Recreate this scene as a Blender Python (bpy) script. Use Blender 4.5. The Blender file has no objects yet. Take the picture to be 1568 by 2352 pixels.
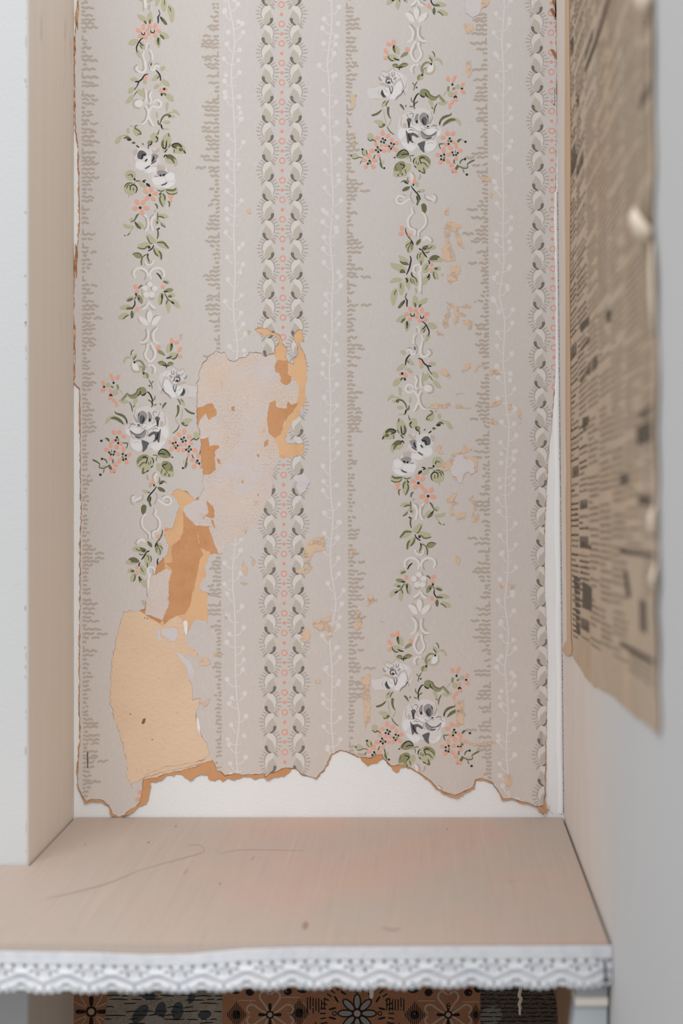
import bpy, bmesh, math, random
import numpy as np
from mathutils import Vector
from mathutils.geometry import delaunay_2d_cdt, tessellate_polygon

# ---------------------------------------------------------------- camera, world, light, exposure
# The back wall is the plane y = 0, the camera looks along +y; one image pixel on the back wall = S metres.
D, S, ZO = 1.08, 0.00036, 1.45          # camera distance, metres per pixel on the back wall, eye height
VX, VY = 973.0, 1030.0                  # pixel of the vanishing point (camera axis)
scene = bpy.context.scene
col = scene.collection
cam_d = bpy.data.cameras.new('camera'); cam = bpy.data.objects.new('camera', cam_d); col.objects.link(cam)
cam.location = (0, -D, ZO); cam.rotation_euler = (math.radians(90), 0, 0)
cam_d.sensor_fit = 'HORIZONTAL'; cam_d.sensor_width = 24.0; cam_d.lens = 24.0 * (D / S) / 1568.0
cam_d.shift_x = -(VX - 784) / 1568.0; cam_d.shift_y = -(1176 - VY) / 1568.0
cam_d.clip_start = 0.02
cam_d.dof.use_dof = True; cam_d.dof.focus_distance = D; cam_d.dof.aperture_fstop = 3.6
scene.camera = cam
world = bpy.data.worlds.new('room_daylight'); scene.world = world; world.use_nodes = True
world.node_tree.nodes['Background'].inputs[0].default_value = (0.96, 0.98, 1.0, 1)
world.node_tree.nodes['Background'].inputs[1].default_value = 0.64
def area(name, loc, target, sx, sy, power, color):
    l = bpy.data.lights.new(name, 'AREA'); l.shape = 'RECTANGLE'; l.size = sx; l.size_y = sy; l.energy = power; l.color = color
    o = bpy.data.objects.new(name, l); col.objects.link(o); o.location = loc
    o.rotation_euler = (Vector(target) - Vector(loc)).to_track_quat('-Z', 'Y').to_euler()
    return o
area('window_daylight', (0.60, -1.9, ZO + 1.55), (-0.2, 0, ZO - 0.1), 1.5, 1.3, 33, (1.0, 0.995, 0.99))
area('window_daylight', (-1.1, -1.9, ZO + 1.55), (0.05, 0, ZO - 0.1), 1.5, 1.3, 21, (1.0, 0.995, 0.99))
vs = scene.view_settings
vs.view_transform = 'Standard'; vs.look = 'None'; vs.gamma = 1.0; vs.use_curve_mapping = False; vs.exposure = 0.0

# ---------------------------------------------------------------- helpers
random.seed(7)
rng = np.random.default_rng(11)
KA = 1.08                                # albedo = linear photo colour * KA
def lin(c):
    c = c / 255.0
    return c / 12.92 if c <= 0.04045 else ((c + 0.055) / 1.055) ** 2.4
def rgb(r, g, b, k=KA):
    return (min(lin(r) * k, 0.93), min(lin(g) * k, 0.93), min(lin(b) * k, 0.93), 1)

def nmat(name, base, rough=0.85, layers=(), bump=None, spec=0.25, metallic=0.0):
    """principled material; layers = (colour, noise scale(xyz), detail, lo, hi, amount) mixed over the base colour"""
    m = bpy.data.materials.new(name); m.use_nodes = True
    nt = m.node_tree; b = nt.nodes['Principled BSDF']
    b.inputs['Roughness'].default_value = rough; b.inputs['Specular IOR Level'].default_value = spec
    b.inputs['Metallic'].default_value = metallic
    b.inputs['Base Color'].default_value = base
    if not layers and not bump: return m
    tc = nt.nodes.new('ShaderNodeTexCoord')
    last = None
    for i, ly in enumerate(layers):
        c, sc, det, lo, hi, amt = ly[:6]
        mp = nt.nodes.new('ShaderNodeMapping'); nt.links.new(tc.outputs['Object'], mp.inputs['Vector'])
        mp.inputs['Scale'].default_value = sc; mp.inputs['Location'].default_value = (i * 3.1, i * 1.7, i * 2.3)
        n = nt.nodes.new('ShaderNodeTexNoise'); n.inputs['Scale'].default_value = 1.0; n.inputs['Detail'].default_value = det
        n.inputs['Roughness'].default_value = 0.6
        nt.links.new(mp.outputs[0], n.inputs['Vector'])
        mr = nt.nodes.new('ShaderNodeMapRange'); mr.inputs['From Min'].default_value = lo; mr.inputs['From Max'].default_value = hi
        mr.inputs['To Max'].default_value = amt
        nt.links.new(n.outputs['Fac'], mr.inputs['Value'])
        fac = mr.outputs[0]
        if len(ly) > 6:                                              # show this layer only in patches
            n2 = nt.nodes.new('ShaderNodeTexNoise'); n2.inputs['Scale'].default_value = ly[6]; n2.inputs['Detail'].default_value = 3
            nt.links.new(tc.outputs['Object'], n2.inputs['Vector'])
            m2 = nt.nodes.new('ShaderNodeMapRange'); m2.inputs['From Min'].default_value = 0.42; m2.inputs['From Max'].default_value = 0.60; nt.links.new(n2.outputs['Fac'], m2.inputs['Value'])
            mu = nt.nodes.new('ShaderNodeMath'); mu.operation = 'MULTIPLY'; nt.links.new(fac, mu.inputs[0]); nt.links.new(m2.outputs[0], mu.inputs[1]); fac = mu.outputs[0]
        mx = nt.nodes.new('ShaderNodeMix'); mx.data_type = 'RGBA'
        nt.links.new(fac, mx.inputs['Factor'])
        mx.inputs['B'].default_value = c
        if last is None: mx.inputs['A'].default_value = base
        else: nt.links.new(last, mx.inputs['A'])
        last = mx.outputs['Result']
    if last is not None: nt.links.new(last, b.inputs['Base Color'])
    if bump:
        sc, det, st, dist = bump
        mp = nt.nodes.new('ShaderNodeMapping'); nt.links.new(tc.outputs['Object'], mp.inputs['Vector']); mp.inputs['Scale'].default_value = sc
        n = nt.nodes.new('ShaderNodeTexNoise'); n.inputs['Scale'].default_value = 1.0; n.inputs['Detail'].default_value = det
        nt.links.new(mp.outputs[0], n.inputs['Vector'])
        bp = nt.nodes.new('ShaderNodeBump'); bp.inputs['Strength'].default_value = st; bp.inputs['Distance'].default_value = dist
        nt.links.new(n.outputs['Fac'], bp.inputs['Height']); nt.links.new(bp.outputs[0], b.inputs['Normal'])
    return m

def empty(name, loc, label, cat, group=None):
    o = bpy.data.objects.new(name, None); col.objects.link(o); o.location = loc
    o['label'] = label; o['category'] = cat
    if group: o['group'] = group
    return o
def tag(o, label, cat, group=None):
    o['label'] = label; o['category'] = cat
    if group: o['group'] = group
    return o
def mesh_obj(name, verts, faces, mats, parent=None, fmat=None, smooth=False, kind=None):
    me = bpy.data.meshes.new(name); me.from_pydata([tuple(v) for v in verts], [], [tuple(f) for f in faces])
    for m in (mats if isinstance(mats, (list, tuple)) else [mats]): me.materials.append(m)
    if fmat is not None: me.polygons.foreach_set('material_index', np.array(fmat, dtype=np.int32))
    if smooth: me.polygons.foreach_set('use_smooth', np.ones(len(me.polygons), dtype=bool))
    me.update()
    o = bpy.data.objects.new(name, me); col.objects.link(o)
    if parent is not None:
        o.parent = parent
        if parent.type == 'EMPTY' or parent.location.length > 0: o.matrix_parent_inverse = parent.matrix_basis.inverted()
    if kind: o['kind'] = kind
    return o
class MB:
    def __init__(s): s.v = []; s.f = []; s.m = []
    def add(s, verts, faces, mi=0):
        k = len(s.v); s.v += [tuple(v) for v in verts]; s.f += [tuple(i + k for i in f) for f in faces]; s.m += [mi] * len(faces)
    def box(s, a, b, mi=0):
        (x0, y0, z0), (x1, y1, z1) = a, b
        s.add([(x0,y0,z0),(x1,y0,z0),(x1,y1,z0),(x0,y1,z0),(x0,y0,z1),(x1,y0,z1),(x1,y1,z1),(x0,y1,z1)],
              [(0,3,2,1),(4,5,6,7),(0,1,5,4),(1,2,6,5),(2,3,7,6),(3,0,4,7)], mi)
    def tube(s, pts, r, n=10, mi=0, flat=1.0):
        pts = [Vector(p) for p in pts]; ring = []
        for i, p in enumerate(pts):
            t = (pts[min(i+1, len(pts)-1)] - pts[max(i-1, 0)]).normalized()
            u = t.cross(Vector((0.3, 0.2, 0.9))).normalized(); w = t.cross(u)
            ring.append([p + (u * math.cos(2*math.pi*k/n) + w * math.sin(2*math.pi*k/n) * flat) * r for k in range(n)])
        vs_ = [v for rg in ring for v in rg]; fs = []
        for i in range(len(pts)-1):
            for k in range(n): fs.append((i*n+k, i*n+(k+1) % n, (i+1)*n+(k+1) % n, (i+1)*n+k))
        fs.append(tuple(range(n-1, -1, -1))); fs.append(tuple(range((len(pts)-1)*n, len(pts)*n)))
        s.add(vs_, fs, mi)
    def obj(s, name, mats, parent=None, smooth=False, kind=None):
        return mesh_obj(name, s.v, s.f, mats, parent, s.m, smooth, kind)

def catmull(pts, closed, sub):
    p = np.array(pts, dtype=float); n = len(p); out = []
    if n == 2 and not closed: return np.array([p[0] + (p[1]-p[0]) * t for t in np.linspace(0, 1, sub+1)])
    rngi = range(n) if closed else range(n-1)
    for i in rngi:
        if closed: a, b, c, d = p[i-1], p[i], p[(i+1) % n], p[(i+2) % n]
        else: a, b, c, d = p[max(i-1, 0)], p[i], p[i+1], p[min(i+2, n-1)]
        for k in range(sub):
            t = k / sub
            out.append(0.5 * ((2*b) + (c-a)*t + (2*a-5*b+4*c-d)*t*t + (3*b-a-3*c+d)*t**3))
    if not closed: out.append(p[-1])
    return np.array(out)
def inside(poly, pts):
    """vectorised even-odd test"""
    poly = np.asarray(poly, float); pts = np.asarray(pts, float); r = np.zeros(len(pts), bool)
    x, y = pts[:, 0], pts[:, 1]; n = len(poly)
    for i in range(n):
        x0, y0 = poly[i-1]; x1, y1 = poly[i]
        if y0 == y1: continue
        c = ((y0 > y) != (y1 > y)) & (x < (x1-x0) * (y-y0) / (y1-y0) + x0)
        r ^= c
    return r
class Mask:
    """fast point-in-outline lookup on a half-pixel raster (outline minus optional hole)"""
    def __init__(s, poly, hole=None, k=2.0):
        s.k = k; s.o = np.min(poly, 0) - 2; hi = np.max(poly, 0) + 2; s.n = np.ceil((hi - s.o) * k).astype(int)
        s.m = np.zeros((s.n[1], s.n[0]), bool)
        for pl in [poly] + ([hole] if hole is not None else []):
            p = np.asarray(pl, float); q = np.roll(p, 1, 0)
            for j in range(s.n[1]):
                y = s.o[1] + (j + 0.5) / k; hit = (p[:, 1] > y) != (q[:, 1] > y)
                if not hit.any(): continue
                xs = np.sort((q[hit, 0] - p[hit, 0]) * (y - p[hit, 1]) / (q[hit, 1] - p[hit, 1]) + p[hit, 0])
                for x0, x1 in zip(xs[::2], xs[1::2]):
                    i0, i1 = int(round((x0 - s.o[0]) * k)), int(round((x1 - s.o[0]) * k)); s.m[j, max(i0, 0):i1] ^= True
    def __call__(s, pts):
        ij = np.floor((np.asarray(pts, float) - s.o) * s.k).astype(int)
        ok = (ij[:, 0] >= 0) & (ij[:, 1] >= 0) & (ij[:, 0] < s.n[0]) & (ij[:, 1] < s.n[1])
        ij = np.clip(ij, 0, s.n - 1); return ok & s.m[ij[:, 1], ij[:, 0]]
def rough(poly, amp=1.5, step=3.0, seed=0, closed=True):
    """resample a traced outline and give it a torn, fibrous edge"""
    g = np.random.default_rng(seed); p = np.array(poly, float); out = []; n = len(p)
    for i in range(n if closed else n-1):
        a, b = p[i], p[(i+1) % n]; L = np.hypot(*(b-a)); k = max(1, int(L / step))
        for j in range(k): out.append(a + (b-a) * j / k)
    if not closed: out.append(p[-1])
    out = np.array(out); m = len(out)
    nz = g.normal(0, 1, (m, 2)); sm = (nz + np.roll(nz, 1, 0) + np.roll(nz, -1, 0)) / 1.7
    big = g.normal(0, 1, (m, 2)); 
    for _ in range(6): big = (np.roll(big, 1, 0) + big + np.roll(big, -1, 0)) / 3
    return out + amp * (0.35 * nz + 0.45 * sm + 1.1 * big)

def lift(px, py):
    """paper stands a little off the wall towards its torn bottom and left edges (metres)"""
    b = np.clip((py - 1640) / 190.0, 0, 1.3); l = np.clip((215 - px) / 45.0, 0, 1) * (py < 1700)
    w = 0.5 + 0.5 * np.sin(px / 47.0 + 0.6) * np.sin(px / 19.0)
    return 0.0004 + 0.0016 * b * b * (0.35 + w) + 0.0005 * l * l * (0.6 + 0.4 * np.sin(py / 33.0))
def BP(px, py, h=0.0):
    return ((px - VX) * S, -h, (VY - py) * S + ZO)
def flat_patch(name, poly, h, mat, parent=None, hole=None, use_lift=True, grid=26, rim=None, kind=None):
    """sheet cut to a traced outline (pixels on the back wall), standing h metres off the wall, optional torn bevel rim"""
    poly = np.array(poly, float); pts = [poly]; edges = []
    def ring(k, n): return [(k+i, k+(i+1) % n) for i in range(n)]
    edges += ring(0, len(poly)); k = len(poly)
    if hole is not None: pts.append(hole); edges += ring(k, len(hole)); k += len(hole)
    x0, y0 = poly.min(0); x1, y1 = poly.max(0)
    gx, gy = np.meshgrid(np.arange(x0+grid/2, x1, grid), np.arange(y0+grid/2, y1, grid)); g = np.c_[gx.ravel(), gy.ravel()]
    g = g[inside(poly, g)]
    if hole is not None: g = g[~inside(hole, g)]
    allp = np.vstack(pts + [g])
    r = delaunay_2d_cdt([Vector(p) for p in allp], edges, [], 0, 1e-4)
    v = np.array([tuple(p) for p in r[0]]); f = [tuple(t) for t in r[2]]
    c = np.array([v[list(t)].mean(0) for t in f]); ok = inside(poly, c)
    if hole is not None: ok &= ~inside(hole, c)
    hh = h + (lift(v[:, 0], v[:, 1]) if use_lift else 0 * v[:, 0])
    verts = [BP(a, b, q) for (a, b), q in zip(v, hh)]
    faces = [t[::-1] if np.cross(v[t[1]]-v[t[0]], v[t[2]]-v[t[0]]) > 0 else t for t, o_ in zip(f, ok) if o_]
    o = mesh_obj(name, verts, faces, mat, parent, kind=kind)
    return o

# right wall: a plane that leans very slightly, given by the pixel column of its inner corner
def corner_px(pyb): return 1281 + 14.0 * (pyb - 450) / 1420.0
def wall_x(z): return (corner_px(VY - (z - ZO) / S) - VX) * S
def RW(px, py):
    """pixel on the right wall -> (distance in front of the back wall, height)"""
    r = 1.2
    for _ in range(8):
        z = (VY - py) * S / r; r = (px - VX) / (corner_px(VY - z / S) - VX)
    return D - D / r, (VY - py) * S / r + ZO
def WP(yd, z, h=0.0): return (wall_x(z) - h, -yd, z)
def at(px, py, r): return ((px - VX) * S / r, -(D - D / r), (VY - py) * S / r + ZO)

# ---------------------------------------------------------------- materials
M = {}
M['wall_white'] = nmat('white_painted_board', rgb(227, 228, 229), 0.8, [(rgb(219, 216, 213), (14, 14, 14), 4, 0.45, 0.75, 0.5)], ((420, 420, 420), 3, 0.35, 0.0008))
M['column_white'] = nmat('cool_white_paint', rgb(196, 198, 199), 0.7, [(rgb(192, 195, 197), (9, 9, 9), 5, 0.55, 0.8, 0.35), (rgb(170, 170, 170), (38, 38, 38), 6, 0.66, 0.75, 0.4)], ((500, 500, 500), 3, 0.3, 0.0008))
M['column_tan'] = nmat('tan_brushed_paint', rgb(217, 206, 194), 0.7, [(rgb(204, 192, 179), (90, 90, 2), 4, 0.4, 0.75, 0.4), (rgb(168, 132, 100), (30, 30, 9), 4, 0.66, 0.8, 0.6)], ((260, 260, 9), 3, 0.3, 0.0006))
M['chip'] = nmat('chipped_paint_edge', rgb(176, 168, 160), 0.9)
M['crack'] = nmat('dark_crack', rgb(70, 62, 56), 1.0)
M['caulk'] = nmat('white_caulk', rgb(229, 230, 231), 0.6, [], ((300, 300, 40), 3, 0.4, 0.0006))
M['paper'] = nmat('wallpaper_ground', rgb(200, 196, 194), 0.9,
    [(rgb(199, 192, 187), (2.2, 2.2, 3.0), 2, 0.4, 0.65, 0.8), (rgb(198, 192, 191), (9, 9, 4), 3, 0.45, 0.7, 0.55),
     (rgb(214, 205, 200), (900, 900, 260), 2, 0.5, 0.8, 0.5), (rgb(172, 164, 158), (700, 700, 330), 4, 0.6, 0.8, 0.45),
     (rgb(176, 140, 116), (60, 60, 60), 6, 0.71, 0.76, 0.6)], ((1100, 1100, 700), 2, 0.15, 0.0003))
def yellowing(m):
    nt = m.node_tree; bs = nt.nodes['Principled BSDF']; prev = bs.inputs['Base Color'].links[0].from_socket
    tc = nt.nodes.new('ShaderNodeTexCoord'); sp = nt.nodes.new('ShaderNodeSeparateXYZ'); nt.links.new(tc.outputs['Object'], sp.inputs[0])
    n = nt.nodes.new('ShaderNodeTexNoise'); n.inputs['Scale'].default_value = 6.0; nt.links.new(tc.outputs['Object'], n.inputs['Vector'])
    ad = nt.nodes.new('ShaderNodeMath'); ad.operation = 'MULTIPLY_ADD'; nt.links.new(n.outputs['Fac'], ad.inputs[0]); ad.inputs[1].default_value = 0.35; nt.links.new(sp.outputs['Z'], ad.inputs[2])
    mr = nt.nodes.new('ShaderNodeMapRange'); mr.inputs['From Min'].default_value = ZO + 0.30; mr.inputs['From Max'].default_value = ZO - 0.10; mr.inputs['To Max'].default_value = 0.7; nt.links.new(ad.outputs[0], mr.inputs['Value'])
    mx = nt.nodes.new('ShaderNodeMix'); mx.data_type = 'RGBA'; mx.blend_type = 'MULTIPLY'; nt.links.new(mr.outputs[0], mx.inputs['Factor']); nt.links.new(prev, mx.inputs['A']); mx.inputs['B'].default_value = (1.0, 0.955, 0.895, 1)
    nt.links.new(mx.outputs['Result'], bs.inputs['Base Color'])
yellowing(M['paper'])
M['torn'] = nmat('torn_paper_edge', rgb(176, 128, 88), 0.95, [(rgb(120, 84, 58), (160, 160, 160), 4, 0.42, 0.66, 0.8), (rgb(214, 180, 146), (90, 90, 90), 3, 0.58, 0.7, 0.8)])
M['torn_shade'] = nmat('torn_paper_edge_shade', rgb(156, 128, 108), 0.95, [(rgb(90, 70, 58), (160, 160, 160), 4, 0.42, 0.66, 0.7)])  # brown inner fibres, darkened to paint in the shadow of the lifted edge
M['kraft'] = nmat('brown_backing_paper', rgb(200, 150, 109), 0.95,
    [(rgb(183, 128, 84), (28, 28, 28), 4, 0.45, 0.7, 0.7), (rgb(160, 108, 70), (420, 420, 420), 3, 0.6, 0.8, 0.6)], ((700, 700, 700), 3, 0.3, 0.0004))
M['tan_layer'] = nmat('pale_orange_paper_layer', rgb(219, 178, 138), 0.95,
    [(rgb(206, 160, 118), (40, 40, 40), 4, 0.48, 0.7, 0.6), (rgb(196, 152, 112), (600, 600, 600), 3, 0.6, 0.8, 0.4)], ((700, 700, 700), 3, 0.25, 0.0004))
M['pulp'] = nmat('rough_paper_pulp', rgb(219, 192, 166), 0.95,
    [(rgb(212, 182, 152), (18, 18, 18), 4, 0.45, 0.7, 0.6), (rgb(190, 158, 128), (420, 420, 520), 3, 0.62, 0.76, 0.6)], ((260, 260, 320), 4, 0.55, 0.0009))
M['lining'] = nmat('pinkish_torn_lining', rgb(207, 195, 188), 0.95,
    [(rgb(212, 190, 172), (26, 26, 26), 5, 0.44, 0.66, 0.8), (rgb(220, 208, 197), (700, 700, 700), 3, 0.50, 0.66, 0.7, 40.0),
     (rgb(160, 134, 120), (900, 900, 900), 5, 0.53, 0.64, 0.65, 24.0), (rgb(206, 158, 118), (70, 70, 70), 6, 0.62, 0.70, 0.7), (rgb(204, 197, 198), (20, 20, 20), 4, 0.54, 0.66, 0.85)], ((600, 600, 600), 4, 0.45, 0.0007))
M['scuff'] = nmat('tan_scuffed_paper', rgb(214, 186, 160), 0.95, [(rgb(205, 182, 162), (60, 60, 60), 4, 0.45, 0.65, 0.8)])
nt = M['scuff'].node_tree; nz = nt.nodes.new('ShaderNodeTexNoise'); nz.inputs['Scale'].default_value = 130.0; nz.inputs['Detail'].default_value = 8.0; nz.inputs['Roughness'].default_value = 0.7
tcs = nt.nodes.new('ShaderNodeTexCoord'); nt.links.new(tcs.outputs['Object'], nz.inputs['Vector'])
mrs = nt.nodes.new('ShaderNodeMapRange'); mrs.inputs['From Min'].default_value = 0.40; mrs.inputs['From Max'].default_value = 0.50; nt.links.new(nz.outputs['Fac'], mrs.inputs['Value'])
nt.links.new(mrs.outputs[0], nt.nodes['Principled BSDF'].inputs['Alpha'])     # worn through in flakes
M['pale'] = nmat('pale_lavender_underprint', rgb(206, 201, 203), 0.9, [(rgb(196, 190, 194), (120, 120, 120), 3, 0.5, 0.7, 0.6)])
M['steel'] = nmat('staple_steel', (0.62, 0.64, 0.66, 1), 0.35, metallic=0.9)
M['steel_dark'] = nmat('tarnished_staple_steel', (0.16, 0.17, 0.18, 1), 0.5, metallic=0.8)
M['rust'] = nmat('rust', rgb(110, 66, 40), 0.9)
INK = dict(u=(210, 206, 205), w=(219, 219, 220), W=(219, 215, 212), s=(177, 168, 160), p=(190, 178, 170), r=(150, 146, 145), R=(98, 97, 101),
           g=(181, 178, 150), m=(141, 142, 106), d=(104, 108, 78), k=(46, 51, 50), o=(224, 164, 142), a=(172, 163, 155),
           l=(187, 179, 169), q=(120, 112, 107), e=(226, 150, 130), b=(178, 167, 156), v=(214, 209, 207), z=(211, 206, 202))
IM = {k: nmat('ink_' + n, rgb(*INK[k]), 0.85) for k, n in dict(u='soft_rose_white', z='bud_white', w='rose_white', W='scroll_white', s='scroll_shadow', p='taupe', r='rose_grey',
      R='rose_charcoal', g='pale_sage', m='olive', d='dark_olive', k='black_green', o='coral', a='warm_grey', l='bud_taupe', q='bud_charcoal',
      e='coral_ring', b='fringe_taupe', v='vine_white').items()}
LAYER = dict(v=0, b=0, s=0, W=1, u=1, w=2, z=2, a=2, l=3, q=4, p=3, r=4, R=5, e=3, g=6, m=7, d=8, o=9, k=10)

# ---------------------------------------------------------------- printing: flat shapes laid on the paper
def stroke(pts, w, taper=0.35, sub=4):
    """brush stroke with rounded ends: returns left side + reversed right side"""
    c = catmull(pts, False, sub); sl = np.r_[0, np.cumsum(np.hypot(*np.diff(c, axis=0).T))]; L = sl[-1] + 1e-9
    rr = min(w / 2 * max(taper, 0.25), L * 0.4)
    s2 = np.unique(np.r_[sl, rr * np.array([0.0, 0.13, 0.5, 1.0]), L - rr * np.array([0.0, 0.13, 0.5, 1.0])]); s2 = s2[(s2 >= 0) & (s2 <= L)]
    c = np.c_[np.interp(s2, sl, c[:, 0]), np.interp(s2, sl, c[:, 1])]
    t = np.gradient(c, s2, axis=0) if len(s2) > 2 else np.tile(c[-1] - c[0], (len(c), 1)); t /= (np.hypot(t[:, 0], t[:, 1])[:, None] + 1e-9)
    nn = np.c_[-t[:, 1], t[:, 0]]; u = s2 / L; e = np.clip(np.minimum(s2, L - s2) / rr, 0, 1)
    ww = w / 2 * (taper + (1-taper) * np.sqrt(np.sin(np.pi * np.clip(u, 0.0, 1.0)))) * np.sqrt(np.clip(1 - (1 - e) ** 2, 0.02, 1))
    return np.vstack([c + nn * ww[:, None], (c - nn * ww[:, None])[::-1]])
def ell(cx, cy, rx, ry, rot=0, n=14):
    a = np.linspace(0, 2*np.pi, n, endpoint=False); th = math.radians(rot)
    x, y = rx * np.cos(a), ry * np.sin(a)
    return np.c_[cx + x*math.cos(th) - y*math.sin(th), cy + x*math.sin(th) + y*math.cos(th)]
def ring_quads(cx, cy, r, w, n=20):
    out = []
    for i in range(n):
        a, b = 2*np.pi*i/n, 2*np.pi*(i+1)/n
        out.append(np.array([(cx+(r-w/2)*math.cos(a), cy+(r-w/2)*math.sin(a)), (cx+(r+w/2)*math.cos(a), cy+(r+w/2)*math.sin(a)),
                             (cx+(r+w/2)*math.cos(b), cy+(r+w/2)*math.sin(b)), (cx+(r-w/2)*math.cos(b), cy+(r-w/2)*math.sin(b))]))
    return out
def strip_quads(poly):
    n = len(poly) // 2; a, b = poly[:n], poly[n:][::-1]
    return [np.array([a[i], a[i+1], b[i+1], b[i]]) for i in range(n-1)]
def ink_obj(name, prims, parent, clip, base_h, use_lift=True, mats=IM, layers=LAYER, point=None, label=None):
    """prims: (ink, polygon). Shapes are cut where the paper is torn away (clip)."""
    verts, faces, fm = [], [], []; keys = sorted({c for c, _ in prims}); ki = {c: i for i, c in enumerate(keys)}
    if not prims: return None
    allv = np.vstack([p for _, p in prims]); ok = clip(allv) if clip else np.ones(len(allv), bool); pos = 0
    def emit(c, pl):
        k = len(verts); h = base_h + layers[c] * 1.6e-5 + (len(faces) % 14) * 1.05e-6
        if point: verts.extend(point(a, b, h) for a, b in pl)
        else:
            hh = h + (lift(pl[:, 0], pl[:, 1]) if use_lift else np.zeros(len(pl)))
            verts.extend(BP(a, b, q) for (a, b), q in zip(pl, hh))
        faces.append(tuple(range(k, k+len(pl)))); fm.append(ki[c])
    for c, p in prims:
        o = ok[pos:pos+len(p)]; pos += len(p)
        if o.all(): emit(c, p)
        elif o.any():
            tris = [np.array([p[i] for i in t]) for t in tessellate_polygon([[Vector((a, b, 0)) for a, b in p]])]; fin = []
            while tris:
                t = tris.pop(); L = [np.hypot(*(t[i]-t[(i+1) % 3])) for i in range(3)]; j = int(np.argmax(L))
                if L[j] < 2.2: fin.append(t); continue
                mid = (t[j] + t[(j+1) % 3]) / 2
                tris += [np.array([t[j], mid, t[(j+2) % 3]]), np.array([mid, t[(j+1) % 3], t[(j+2) % 3]])]
            cc = clip(np.array([t.mean(0) for t in fin]))
            for t, q in zip(fin, cc):
                if q: emit(c, t)
    if not faces: return None
    o = mesh_obj(name, verts, faces, [mats[k] for k in keys], parent, fm)
    if label: o['label'] = label
    return o

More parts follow.
